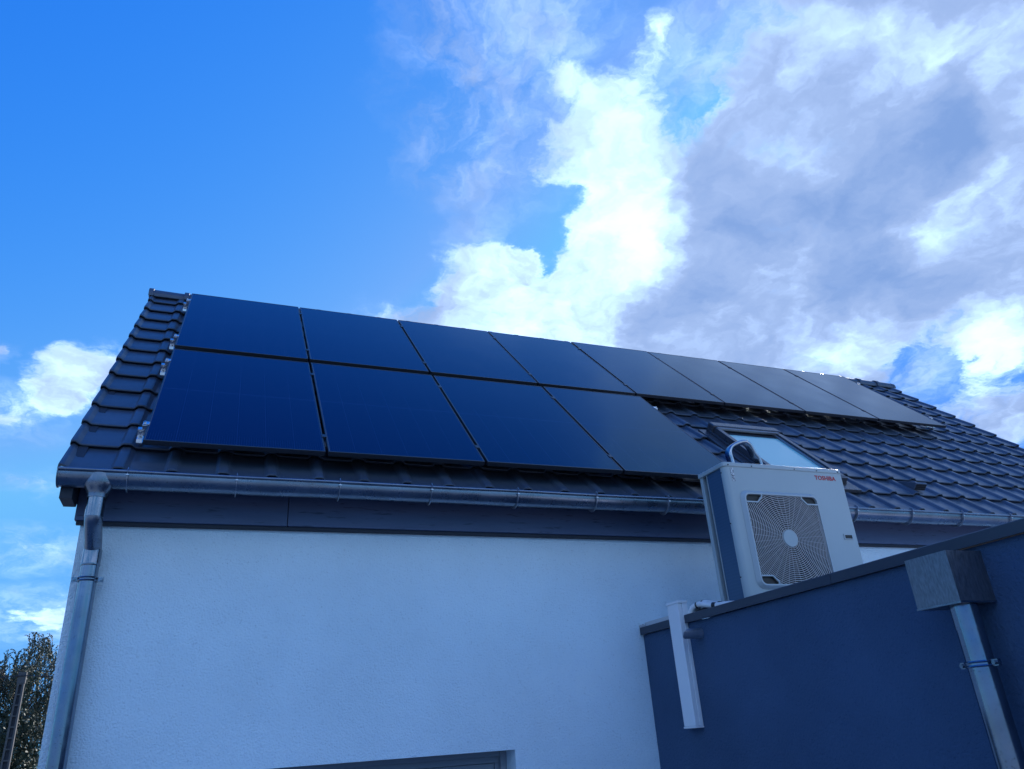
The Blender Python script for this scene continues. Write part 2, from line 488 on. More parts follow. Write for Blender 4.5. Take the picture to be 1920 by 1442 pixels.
    # printed notice: rows of small dark print on a white label
    mt, nt, p = new_mat('printed_notice')
    L = nt.links
    tc = nt.nodes.new('ShaderNodeTexCoord')
    mp = nt.nodes.new('ShaderNodeMapping')
    mp.inputs['Scale'].default_value = (60, 1, 34)
    L.new(tc.outputs['Object'], mp.inputs['Vector'])
    vo = nt.nodes.new('ShaderNodeTexNoise')
    vo.inputs['Scale'].default_value = 2.2
    L.new(mp.outputs[0], vo.inputs['Vector'])
    mr = nt.nodes.new('ShaderNodeMapRange')
    L.new(vo.outputs['Fac'], mr.inputs[0])
    mr.inputs[1].default_value = 0.50; mr.inputs[2].default_value = 0.54
    mx = nt.nodes.new('ShaderNodeMix'); mx.data_type = 'RGBA'
    L.new(mr.outputs[0], mx.inputs[0])
    mx.inputs[6].default_value = (0.62, 0.62, 0.60, 1)
    mx.inputs[7].default_value = (0.13, 0.13, 0.14, 1)
    L.new(mx.outputs[2], p.inputs['Base Color'])
    M['notice'] = mt
glass_mats()

# ------------------------------------------------------------------ mesh helpers
class MB:
    """collects shapes, then links them as one mesh object"""
    def __init__(s):
        s.v, s.f = [], []
    def add(s, vs, fs):
        k = len(s.v)
        s.v += [tuple(x) for x in vs]
        s.f += [tuple(i + k for i in f) for f in fs]
        return s
    def box(s, x0, x1, y0, y1, z0, z1):
        return s.add([(x0, y0, z0), (x1, y0, z0), (x1, y1, z0), (x0, y1, z0), (x0, y0, z1), (x1, y0, z1), (x1, y1, z1), (x0, y1, z1)],
                     [(0, 3, 2, 1), (4, 5, 6, 7), (0, 1, 5, 4), (1, 2, 6, 5), (2, 3, 7, 6), (3, 0, 4, 7)])
    def prism(s, poly, axis, a, b):
        """poly: 2-D outline in the other two axes, extruded from a to b"""
        n = len(poly)
        def p3(q, t):
            if axis == 'x': return (t, q[0], q[1])
            if axis == 'y': return (q[0], t, q[1])
            return (q[0], q[1], t)
        vs = [p3(q, a) for q in poly] + [p3(q, b) for q in poly]
        fs = [tuple(range(n - 1, -1, -1)), tuple(range(n, 2 * n))] + [(i, (i + 1) % n, n + (i + 1) % n, n + i) for i in range(n)]
        return s.add(vs, fs)
    def sweep(s, path, section, up=Vector((0, 0, 1)), caps=True, closed=False):
        """section: closed 2-D outline (side, up) or a function of the index"""
        path = [Vector(p) for p in path]
        n = len(path)
        rings = []
        prev = None
        for i, p in enumerate(path):
            if closed: t = path[(i + 1) % n] - path[i - 1]
            elif i == 0: t = path[1] - path[0]
            elif i == n - 1: t = path[-1] - path[-2]
            else: t = (path[i + 1] - p).normalized() + (p - path[i - 1]).normalized()
            t.normalize()
            if prev is None:
                u = up if abs(t.dot(up)) < 0.95 else Vector((1, 0, 0))
                sd = t.cross(u).normalized()
            else:
                sd = (prev - t * prev.dot(t)).normalized()
            prev = sd
            uu = sd.cross(t).normalized()
            sec = section(i) if callable(section) else section
            rings.append([p + sd * a + uu * b for a, b in sec])
        k = len(rings[0])
        vs = [v for r in rings for v in r]
        fs = []
        for i in range(n if closed else n - 1):
            j = (i + 1) % n
            for q in range(k):
                fs.append((i * k + q, i * k + (q + 1) % k, j * k + (q + 1) % k, j * k + q))
        if caps and not closed:
            fs.append(tuple(range(k - 1, -1, -1)))
            fs.append(tuple((n - 1) * k + q for q in range(k)))
        return s.add(vs, fs)
    def tube(s, path, r, n=8, caps=True, closed=False):
        def sec(i):
            rr = r[i] if isinstance(r, (list, tuple)) else r
            return [(rr * math.cos(2 * math.pi * q / n), rr * math.sin(2 * math.pi * q / n)) for q in range(n)]
        return s.sweep(path, sec, caps=caps, closed=closed)
    def loft(s, rings, caps=True):
        k = len(rings[0])
        vs = [v for r in rings for v in r]
        fs = []
        for i in range(len(rings) - 1):
            for q in range(k):
                fs.append((i * k + q, i * k + (q + 1) % k, (i + 1) * k + (q + 1) % k, (i + 1) * k + q))
        if caps:
            fs.append(tuple(range(k - 1, -1, -1)))
            fs.append(tuple((len(rings) - 1) * k + q for q in range(k)))
        return s.add(vs, fs)
    def map(s, fn):
        s.v = [tuple(fn(*v)) for v in s.v]
        return s
    def mesh(s, name, material, smooth=None, bevel=0.0, seg=2):
        me = bpy.data.meshes.new(name)
        me.from_pydata(s.v, [], s.f)
        bm = bmesh.new(); bm.from_mesh(me)
        bmesh.ops.recalc_face_normals(bm, faces=bm.faces)
        if bevel:
            ed = [e for e in bm.edges if len(e.link_faces) == 2 and e.calc_face_angle(0) > 0.6]
            bmesh.ops.bevel(bm, geom=ed, offset=bevel, segments=seg, affect='EDGES', profile=0.5)
        bm.to_mesh(me); bm.free()
        if smooth is not None:
            me.shade_smooth()
            me.set_sharp_from_angle(angle=R_(smooth))
        me.materials.append(M[material])
        return me
    def build(s, name, material, parent=None, smooth=None, bevel=0.0, seg=2):
        return link(name, s.mesh(name, material, smooth, bevel, seg), parent)

LOCAL = set()          # Empties whose parts are modelled in the Empty's own space
def link(name, me, parent=None, matrix=None):
    o = bpy.data.objects.new(name, me)
    col.objects.link(o)
    if parent is not None:
        o.parent = parent
        if parent.type == 'EMPTY' and parent.name not in LOCAL:
            o.matrix_parent_inverse = Matrix.Translation(-parent.location)
    if matrix is not None:
        o.matrix_basis = matrix
    return o

def tag(o, label=None, cat=None, group=None, kind=None):
    if label: o['label'] = label
    if cat: o['category'] = cat
    if group: o['group'] = group
    if kind: o['kind'] = kind
    return o

def thing(name, loc, label, cat, group=None):
    """an Empty at the base of a thing; its parts are modelled in world coordinates"""
    o = bpy.data.objects.new(name, None)
    o.empty_display_size = 0.2
    col.objects.link(o)
    o.location = loc
    return tag(o, label, cat, group)

# the roof slope: u along the eave, v up the slope, h out of it, measured from the panels' face
TH = R_(44.4)
CT, ST = math.cos(TH), math.sin(TH)
Z0 = 4.0124
def rp(u, v, h):
    return (u, v * CT - h * ST, Z0 + v * ST + h * CT)
ROOF_M = Matrix(((1, 0, 0, 0), (0, CT, -ST, 0), (0, ST, CT, Z0), (0, 0, 0, 1)))
def roof_at(u, v, h):
    return ROOF_M @ Matrix.Translation((u, v, h))
rng = random.Random(7)

# ------------------------------------------------------------------ ground
g = MB()
g.add([(-600, -600, 0), (600, -600, 0), (600, 600, 0), (-600, 600, 0)], [(0, 1, 2, 3)])
tag(g.build('ground', 'ground'), kind='structure')

# ------------------------------------------------------------------ house: walls
WX0, WX1, WY, WYB = -0.302, 10.40, 0.275, 6.18
WIN = (0.69, 2.497, 0.95, 2.084)
WTOP = 3.84
house = thing('house', (5.0, 3.2, 0.0), 'white rendered house with dark tiled roof under the solar panels', 'house')

w = MB()
xs = [WX0, WIN[0], WIN[1], WX1]
zs = [0.0, WIN[2], WIN[3], WTOP]
for i in range(3):
    for j in range(3):
        if i == 1 and j == 1:
            continue
        w.add([(xs[i], WY, zs[j]), (xs[i + 1], WY, zs[j]), (xs[i + 1], WY, zs[j + 1]), (xs[i], WY, zs[j + 1])], [(0, 1, 2, 3)])
x0, x1, z0, z1 = WIN
yr = WY + 0.34
w.add([(x0, WY, z0), (x1, WY, z0), (x1, WY, z1), (x0, WY, z1), (x0, yr, z0), (x1, yr, z0), (x1, yr, z1), (x0, yr, z1)],
      [(0, 1, 5, 4), (1, 2, 6, 5), (2, 3, 7, 6), (3, 0, 4, 7)])
yc = 3.227
zap = 6.74
for X in (WX0, WX1):
    w.add([(X, WY, 0), (X, WYB, 0), (X, WYB, WTOP), (X, yc, zap), (X, WY, WTOP)], [(0, 1, 2, 3, 4)])
w.add([(WX0, WYB, 0), (WX1, WYB, 0), (WX1, WYB, WTOP), (WX0, WYB, WTOP)], [(0, 1, 2, 3)])
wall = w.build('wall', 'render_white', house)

# window at the foot of the picture
win = MB()
yf = WY + 0.17
fw = 0.075
win.box(x0 - 0.01, x1 + 0.01, yf + 0.04, yf + 0.10, z1 - fw, z1 + 0.01)
win.box(x0 - 0.01, x1 + 0.01, yf + 0.04, yf + 0.10, z0 - 0.01, z0 + fw)
win.box(x0 - 0.01, x0 + fw, yf + 0.04, yf + 0.10, z0 + fw, z1 - fw)
win.box(x1 - fw, x1 + 0.01, yf + 0.04, yf + 0.10, z0 + fw, z1 - fw)
window = win.build('window', 'win_frame', house, bevel=0.004)
g1 = MB()
g1.box(x0 + 0.001, x0 + 0.045, yf, yf + 0.038, z0, z1 - 0.002)
g1.build('shutter_guide', 'win_frame', window, bevel=0.003)
g1 = MB()
g1.box(x1 - 0.045, x1 - 0.001, yf, yf + 0.038, z0, z1 - 0.002)
g1.build('shutter_guide', 'win_frame', window, bevel=0.003)
sl = MB()
sl.box(x0 + 0.045, x1 - 0.045, yf + 0.010, yf + 0.026, z1 - 0.035, z1 - 0.003)
sl.build('shutter_end_slat', 'win_frame', window, bevel=0.003)
xm = (x0 + x1) / 2
for a, b in ((x0 + fw, xm - 0.006), (xm + 0.006, x1 - fw)):
    s_ = MB()
    fz0, fz1 = z0 + fw + 0.002, z1 - fw - 0.002
    s_.box(a + 0.002, b - 0.002, yf + 0.05, yf + 0.085, fz1 - 0.06, fz1).box(a + 0.002, b - 0.002, yf + 0.05, yf + 0.085, fz0, fz0 + 0.06)
    s_.box(a + 0.002, a + 0.062, yf + 0.05, yf + 0.085, fz0 + 0.06, fz1 - 0.06).box(b - 0.062, b - 0.002, yf + 0.05, yf + 0.085, fz0 + 0.06, fz1 - 0.06)
    s_.build('sash', 'win_frame', window, bevel=0.004)
    p_ = MB()
    p_.box(a + 0.05, b - 0.05, yf + 0.064, yf + 0.072, fz0 + 0.05, fz1 - 0.05)
    p_.build('pane', 'win_glass', window)
ws = MB()
ws.box(x0 - 0.02, x1 + 0.02, WY - 0.04, WY + 0.205, z0 - 0.03, z0 - 0.003)
ws.build('sill', 'coping', window, bevel=0.004)

# fascia boards under the eave, soffit and bargeboards
for a, b in ((-0.335, 0.930), (0.934, 4.93), (4.934, 8.93), (8.934, 10.44)):
    f_ = MB()
    f_.box(a, b, 0.228 + rng.uniform(-.002, .002), 0.2735, 3.545, 3.80)
    f_.build('fascia_board', 'fascia', house, bevel=0.004)
f_ = MB()
f_.box(-0.325, 10.43, 0.243, 0.2735, 3.522, 3.5445)
f_.build('fascia_trim', 'soffit', house)
f_ = MB()
f_.box(-0.30, 10.42, 0.012, 0.2265, 3.775, 3.795)
f_.build('soffit_board', 'soffit', house)
yre, zre = yc, rp(0, 4.36, -0.30)[2]
for xa, xb in ((-0.404, -0.337), (10.445, 10.53)):
    f_ = MB()
    f_.prism([(0.025, 3.790), (0.025, 3.622), (0.215, 3.622), (yc, zre - 0.19), (2 * yc - 0.215, 3.622), (2 * yc - 0.025, 3.622), (2 * yc - 0.025, 3.790), (yc, zre + 0.03)], 'x', xa, xb)
    f_.build('bargeboard', 'soffit', house)

# ------------------------------------------------------------------ house: roof
GAUGE, TW, J0, VE, HT = 0.349, 0.304, -0.095, -0.121, -0.160
NCOL, NROW = 35, 13
rf = MB()
deck = [rp(-0.40, 0.02, -0.235), rp(10.53, 0.02, -0.235), rp(10.53, 4.36, -0.235), rp(-0.40, 4.36, -0.235)]
def back(p):
    return (p[0], 2 * yc - p[1], p[2])
t_ = 0.05
lo = [(p[0], p[1] + t_ * ST, p[2] - t_ * CT) for p in deck]
rf.add(deck + lo, [(0, 1, 2, 3), (7, 6, 5, 4), (0, 4, 5, 1), (1, 5, 6, 2), (2, 6, 7, 3), (3, 7, 4, 0)])
roof = rf.build('roof', 'deck', house)
rb = MB()
bk = [back(rp(-0.44, VE, HT)), back(rp(10.55, VE, HT)), back(rp(10.55, 4.36, HT)), back(rp(-0.44, 4.36, HT))]
lo = [(p[0], p[1] - 0.06 * ST, p[2] - 0.06 * CT) for p in bk]
rb.add(bk + lo, [(3, 2, 1, 0), (4, 5, 6, 7), (0, 4, 5, 1), (1, 5, 6, 2), (2, 6, 7, 3), (3, 7, 4, 0)])
rb.build('back_slope', 'tile', house)

SLOPE = 0.031 / GAUGE
def tile_mesh(name, prof, length=0.425, thick=0.028, seed=0):
    """an interlocking tile: the profile runs across it, a rounded nose in front, laid tilted on the course below"""
    r_ = random.Random(seed)
    m_ = MB()
    n = len(prof)
    rows = []
    for (v, dz) in ((0.022, -thick), (0.003, -0.015), (0.0, -0.009), (0.004, -0.002), (0.013, 0.0), (length, 0.0)):
        rows.append([(x, v + (0.003 * math.sin(x * 20) if v < 0.02 else 0), h + dz - SLOPE * v) for x, h in prof])
    rows.append([(x, length, h - thick - SLOPE * length) for x, h in prof])
    vs = [p for rw in rows for p in rw]
    fs = []
    for i in range(len(rows) - 1):
        for q in range(n - 1):
            fs.append((i * n + q, i * n + q + 1, (i + 1) * n + q + 1, (i + 1) * n + q))
    k = len(rows) - 1
    for q in range(n - 1):
        fs.append((k * n + q, k * n + q + 1, q + 1, q))
    fs.append(tuple(i * n for i in range(len(rows))))
    fs.append(tuple(i * n + n - 1 for i in range(len(rows) - 1, -1, -1)))
    m_.add(vs, fs)
    return m_.mesh(name, 'tile', smooth=24)
PROF = [(0.004, 0.018), (0.012, 0.018), (0.034, 0.002), (0.042, 0.0), (0.130, -0.0015), (0.230, 0.0), (0.238, 0.002), (0.258, 0.022), (0.266, 0.025), (0.302, 0.025), (0.312, 0.022)]
VERGE_L = [(-0.348, 0.004), (-0.344, 0.022), (-0.330, 0.027), (-0.315, 0.023), (-0.290, 0.002), (-0.280, 0.0), (-0.180, -0.0015), (-0.074, 0.0), (-0.066, 0.002), (-0.046, 0.022), (-0.038, 0.025), (-0.002, 0.025), (0.008, 0.022)]
PROF_R = PROF[:-2] + [(0.298, 0.025), (0.308, 0.020), (0.309, -0.02)]
me_tile = tile_mesh('tile', PROF)
me_left = tile_mesh('verge_tile', VERGE_L)
me_right = tile_mesh('verge_tile', PROF_R)
PW, PITCH, PH, RGAP = 1.134, 1.154, 1.9394, 0.1086
SK = (5.205, 6.030, 0.33, 1.445)       # skylight: u0, u1, v0, v1
hidden = MB()
for k in range(NROW):
    v = VE + GAUGE * k
    for c in range(-1, NCOL):
        u = J0 + TW * c
        ua, ub = (u, u + TW) if c >= 0 else (-0.47, J0)
        if c == -1: u = J0
        if ua > SK[0] - 0.05 and ub < SK[1] + 0.05 and v > SK[2] - 0.05 and v + GAUGE < SK[3] + 0.1:
            continue
        mtx = roof_at(u + rng.uniform(-.0015, .0015), v + rng.uniform(-.003, .003), HT + rng.uniform(-.0012, .0012)) @ Matrix.Rotation(rng.uniform(-.004, .004), 4, 'Z')
        under = (k >= 8 and ua > 0.15 and ub < 9.0) or (2 <= k <= 5 and ua > 0.15 and ub < 4.4)
        if under:
            base = len(hidden.v)
            hidden.v += [tuple(mtx @ q.co) for q in me_tile.vertices]
            hidden.f += [tuple(i + base for i in f.vertices) for f in me_tile.polygons]
            continue
        me = me_left if c == -1 else (me_right if c == NCOL - 1 else me_tile)
        link('verge_tile' if c in (-1, NCOL - 1) else 'tile', me, roof, mtx)
tag(hidden.build('covered_tiles', 'tile', roof, smooth=35), kind='stuff')

# ridge caps
rz = rp(0, 4.36, HT)
def cap_mesh():
    m_ = MB()
    rings = []
    for (x, r) in ((0.0, 0.104), (0.002, 0.112), (0.05, 0.112), (0.056, 0.098), (0.40, 0.092), (0.40, 0.078), (0.004, 0.090)):
        rings.append([(x, r * math.sin(a), r * math.cos(a) * 0.92) for a in [R_(-108 + 216 * q / 12) for q in range(13)]])
    n = 13
    vs = [p for r in rings for p in r]
    fs = [(i * n + q, i * n + q + 1, (i + 1) * n + q + 1, (i + 1) * n + q) for i in range(len(rings) - 1) for q in range(n - 1)]
    fs += [((len(rings) - 1) * n + q, (len(rings) - 1) * n + q + 1, q + 1, q) for q in range(n - 1)]
    m_.add(vs, fs)
    return m_.mesh('ridge_tile', 'tile', smooth=40)
me_cap = cap_mesh()
nx = 30
for i in range(nx):
    x = -0.462 + i * (11.03 / nx)
    mtx = Matrix.Translation((x, yc, rz[2] - 0.045)) @ Matrix.Rotation(rng.uniform(-.006, .006), 4, 'Z')
    link('ridge_tile', me_cap, roof, mtx)
def end_disc(x):
    m_ = MB()
    pts = [(yc + 0.096 * math.sin(R_(-108 + 216 * q / 12)), rz[2] - 0.045 + 0.088 * math.cos(R_(-108 + 216 * q / 12))) for q in range(13)]
    m_.prism(pts, 'x', x, x + 0.012)
    m_.build('ridge_end', 'tile', roof)
end_disc(-0.459); end_disc(10.545)

# vent tile low on the slope
vt = MB()
vt.add([(0, 0, 0.085), (0.15, 0, 0.085), (0.15, 0, 0.01), (0, 0, 0.01), (0, 0.22, 0.0), (0.15, 0.22, 0.0), (0, 0.22, -0.02), (0.15, 0.22, -0.02), (0, .02, .09), (.15, .02, .09)],
       [(0, 1, 2, 3), (8, 4, 5, 9), (0, 8, 9, 1), (0, 3, 6, 4, 8), (1, 9, 5, 7, 2), (4, 6, 7, 5), (3, 2, 7, 6)])
hood = link('vent_hood', vt.mesh('vent_hood', 'tile', bevel=0.004), roof, roof_at(6.90, 0.30, HT))
for k in range(3):
    vo = MB()
    vo.box(0.012, 0.138, -0.0035, 0.001, 0.018 + k * 0.021, 0.034 + k * 0.021)
    link('louvre_slot', vo.mesh('louvre_slot', 'black'), roof, roof_at(6.90, 0.30, HT))

# ------------------------------------------------------------------ house: skylight
def roof_box(name, u0, u1, v0, v1, h0, h1, material, parent, bevel=0.004):
    m_ = MB()
    m_.box(u0, u1, v0, v1, h0, h1)
    m_.map(lambda x, y, z: rp(x, y, z))
    return m_.build(name, material, parent, bevel=bevel)
u0, u1, v0, v1 = SK
sk = roof_box('skylight', u0 - 0.02, u1 + 0.02, v0 - 0.02, v1 - 0.03, -0.215, -0.118, 'sky_frame', house)
roof_box('flashing', u0 - 0.11, u0 - 0.021, v0 - 0.02, v1 + 0.03, -0.168, -0.140, 'sky_frame', sk)
roof_box('flashing', u1 + 0.021, u1 + 0.11, v0 - 0.02, v1 + 0.03, -0.168, -0.140, 'sky_frame', sk)
roof_box('flashing', u0 - 0.11, u1 + 0.11, v0 - 0.13, v0 - 0.021, -0.170, -0.138, 'sky_frame', sk)
roof_box('side_rail', u0, u0 + 0.055, v0, v1 - 0.08, -0.1175, -0.062, 'sky_frame', sk)
roof_box('side_rail', u1 - 0.055, u1, v0, v1 - 0.08, -0.1175, -0.062, 'sky_frame', sk)
roof_box('inner_trim', u0 + 0.0555, u0 + 0.085, v0 + 0.05, v1 - 0.08, -0.1175, -0.078, 'sash', sk, 0.003)
roof_box('inner_trim', u1 - 0.085, u1 - 0.0555, v0 + 0.05, v1 - 0.08, -0.1175, -0.078, 'sash', sk, 0.003)
roof_box('bottom_rail', u0, u1, v0 - 0.03, v0 + 0.05, -0.1170, -0.066, 'sky_frame', sk)
roof_box('hood', u0 - 0.015, u1 + 0.015, v1 - 0.079, v1 + 0.03, -0.160, -0.045, 'sky_frame', sk, 0.012)
roof_box('hood_trim', u0 + 0.02, u1 - 0.02, v1 - 0.108, v1 - 0.0795, -0.085, -0.055, 'sash', sk, 0.004)
roof_box('hood_gap_shade', u0 + 0.0855, u1 - 0.0855, v1 - 0.175, v1 - 0.085, -0.1170, -0.094, 'black', sk, 0.0)  # black strip painting in the shade of the gap under the hood
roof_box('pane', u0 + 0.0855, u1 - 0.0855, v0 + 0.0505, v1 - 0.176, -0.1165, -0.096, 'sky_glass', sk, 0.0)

# ------------------------------------------------------------------ house: gutter and downpipe
GX0, GX1, GR, GZ, GY = -0.418, 10.545, 0.074, 3.756, 0.0
gt = MB()
secs = 90
rings = []
for i in range(secs + 1):
    x = GX0 + (GX1 - GX0) * i / secs
    wob = 0.0016 * math.sin(x * 3.1) + 0.0012 * math.sin(x * 7.7 + 1)
    dent = 0.006 * math.exp(-((x - 1.0) / 0.10) ** 2)
    out_, in_ = [], []
    for q in range(17):
        a = R_(180 + 180 * q / 16)
        r = GR + wob - dent * max(0, math.cos(a - R_(215)))
        out_.append((x, GY + r * math.cos(a), GZ + r * math.sin(a) + 0.004 * 0))
        in_.append((x, GY + (r - 0.0025) * math.cos(a), GZ + (r - 0.0025) * math.sin(a)))
    out_ = [(x, GY - GR - wob, GZ + 0.012)] + out_ + [(x, GY + GR, GZ + 0.03)]
    in_ = [(x, GY - GR - wob + 0.0025, GZ + 0.012)] + in_ + [(x, GY + GR - 0.0025, GZ + 0.03)]
    rings.append(out_ + in_[::-1])
gt.loft(rings, caps=False)
gutter = gt.build('gutter', 'zinc', house, smooth=50)
b_ = MB()
b_.tube([(GX0 + (GX1 - GX0) * i / 40, GY - GR - 0.004, GZ + 0.016 + 0.001 * math.sin(i * 1.3)) for i in range(41)], 0.0105, 10)
b_.build('bead', 'zinc', gutter, smooth=60)
for x in (GX0 - 0.003, GX1 - 0.001):
    e_ = MB()
    e_.prism([(GY + 0.078 * math.cos(R_(180 + 180 * q / 16)), GZ + 0.078 * math.sin(R_(180 + 180 * q / 16))) for q in range(17)] + [(GY + 0.078, GZ + 0.032), (GY - 0.078, GZ + 0.014)], 'x', x - 0.002, x + 0.003)
    e_.build('end_cap', 'zinc', gutter)
def bracket_mesh():
    m_ = MB()
    pts = [(GY - GR - 0.018, GZ + 0.020), (GY - GR - 0.014, GZ + 0.030), (GY - GR, GZ + 0.030)]
    arc = [(GY + 0.0785 * math.cos(R_(176 + 176 * q / 16)), GZ + 0.0785 * math.sin(R_(176 + 176 * q / 16))) for q in range(17)]
    path = [(0, GY - GR + 0.012, GZ + 0.0285), (0, GY - GR - 0.006, GZ + 0.0295), (0, GY - GR - 0.0175, GZ + 0.020)] + [(0, a, b) for a, b in arc] + [(0, GY + 0.08, GZ + 0.05)]
    m_.sweep(path, [(-0.0135, -0.0016), (0.0135, -0.0016), (0.0135, 0.0016), (-0.0135, 0.0016)], up=Vector((0, -1, 0)))
    m_.box(-0.008, 0.008, GY - GR - 0.0225, GY - GR - 0.016, GZ - 0.012, GZ - 0.004)
    return m_.mesh('gutter_bracket', 'bracket')
me_br = bracket_mesh()
x = -0.05
while x < 10.5:
    link('gutter_bracket', me_br, gutter, Matrix.Translation((x + rng.uniform(-.008, .008), 0, 0)))
    x += 0.636

PX = -0.200
def ring(cx, cy, z, rx, ry, n=24):
    return [(cx + rx * math.cos(2 * math.pi * q / n), cy + ry * math.sin(2 * math.pi * q / n), z) for q in range(n)]
o_ = MB()
prof_ = [(3.765, 0.090, 0.0790), (3.745, 0.091, 0.0795), (3.725, 0.090, 0.0790), (3.708, 0.087, 0.0775), (3.694, 0.082, 0.0745), (3.681, 0.075, 0.0700), (3.669, 0.068, 0.0645), (3.658, 0.0615, 0.0600), (3.648, 0.057, 0.0565), (3.640, 0.0548, 0.0548), (3.620, 0.0542, 0.0542)]
o_.loft([ring(PX, 0, z, a, b, 36) for z, a, b in prof_], caps=False)
o_.build('outlet_funnel', 'zinc', gutter, smooth=60)

PR = 0.050
PY = 0.190
d_ = MB()
d_.tube([(PX + .012 * 0, PY, z) for z in (3.345, 3.0, 2.5, 2.0, 1.5, 1.0, 0.5, 0.05)], PR, 28)
downpipe = d_.build('downpipe', 'zinc_bright', house, smooth=50)
e_ = MB()
e_.tube([(PX, 0, 3.640), (PX, 0, 3.505)], 0.0505, 28)
e_.build('pipe_neck', 'zinc_bright', downpipe, smooth=50)
e_ = MB()
e_.tube([(PX, 0.0, 3.525), (PX, 0.0, 3.512), (PX, 0.003, 3.500), (PX, 0.012, 3.489), (PX, 0.026, 3.478), (PX, 0.160, 3.383), (PX, 0.176, 3.372), (PX, 0.186, 3.362), (PX, PY, 3.350), (PX, PY, 3.30)], 0.0490, 28)
e_.build('elbow', 'zinc', downpipe, smooth=50)
e_ = MB()
e_.tube([(PX, PY, 3.352), (PX, PY, 3.270), (PX, PY, 3.262), (PX, PY, 3.254)], [0.0530, 0.0530, 0.0545, 0.0515], 28)
e_.build('pipe_collar', 'zinc_bright', downpipe, smooth=50)
def pipe_clamp(cx, cy, z, r, mat_='zinc_bright', ax='x', parent=None):
    m_ = MB()
    n = 28
    for zz in (z - 0.008, z + 0.008):
        m_.tube([(cx + (r + 0.003) * math.cos(2 * math.pi * q / n), cy + (r + 0.003) * math.sin(2 * math.pi * q / n), zz) for q in range(n)], 0.0055, 6, closed=True)
    m_.loft([ring(cx, cy, z - 0.010, r + 0.003, r + 0.003, n), ring(cx, cy, z + 0.010, r + 0.003, r + 0.003, n)], caps=False)
    o = m_.build('pipe_clamp', mat_, parent, smooth=40)
    for s in (-1, 1):
        e = MB()
        if ax == 'x':
            e.box(cx + s * (r + 0.004) - 0.0, cx + s * (r + 0.034), cy - 0.012, cy + 0.006, z - 0.013, z + 0.013)
            e.tube([(cx + s * (r + 0.022), cy - 0.024, z), (cx + s * (r + 0.022), cy + 0.014, z)], 0.009, 6)
        else:
            e.box(cx - 0.012, cx + 0.006, min(cy + s * (r + 0.004), cy + s * (r + 0.034)), max(cy + s * (r + 0.004), cy + s * (r + 0.034)), z - 0.013, z + 0.013)
            e.tube([(cx - 0.024, cy + s * (r + 0.022), z), (cx + 0.014, cy + s * (r + 0.022), z)], 0.009, 6)
        e.build('clamp_ear', mat_, parent, smooth=40)
    return o
pipe_clamp(PX, PY, 3.175, PR, parent=downpipe)
pipe_clamp(PX, PY, 1.2, PR, parent=downpipe)

# ------------------------------------------------------------------ solar panels and their rails
pf = MB()
def frame_profile(m_, a, b):
    m_.add(a, b)
T, LIP = 0.035, 0.011
for (xa, xb, ya, yb) in ((0, PW, 0, LIP), (0, PW, PH - LIP, PH), (0, LIP, LIP, PH - LIP), (PW - LIP, PW, LIP, PH - LIP)):
    pf.box(xa, xb, ya, yb, -T, 0.0)
me_frame = pf.mesh('frame', 'panel_frame', bevel=0.0012, seg=1)
pg = MB()
pg.box(LIP - 0.001, PW - LIP + 0.001, LIP - 0.001, PH - LIP + 0.001, -0.008, -0.0018)
me_glass = pg.mesh('glass', 'solar')
pb = MB()
pb.box(PW / 2 - .09, PW / 2 + .09, PH - .20, PH - .10, -0.030, -0.0085)
me_jbox = pb.mesh('junction_box', 'black')
ORD = ['first', 'second', 'third', 'fourth', 'fifth', 'sixth', 'seventh', 'eighth']
for row, (n, vv) in enumerate(((4, 0.0), (8, PH + RGAP))):
    for i in range(n):
        o = bpy.data.objects.new('solar_panel', None)
        col.objects.link(o)
        LOCAL.add(o.name)
        o.empty_display_size = 0.2
        o.matrix_world = roof_at(PITCH * i + rng.uniform(-.002, .002), vv + rng.uniform(-.002, .002), rng.uniform(-.001, .001)) @ Matrix.Rotation(rng.uniform(-.0015, .0015), 4, 'X')
        rn = 'lower row of four' if row == 0 else 'upper row of eight'
        tag(o, 'black solar panel, %s from the left in the %s' % (ORD[i], rn), 'solar panel', 'solar panels on the roof slope')
        link('frame', me_frame, o); link('glass', me_glass, o); link('junction_box', me_jbox, o)

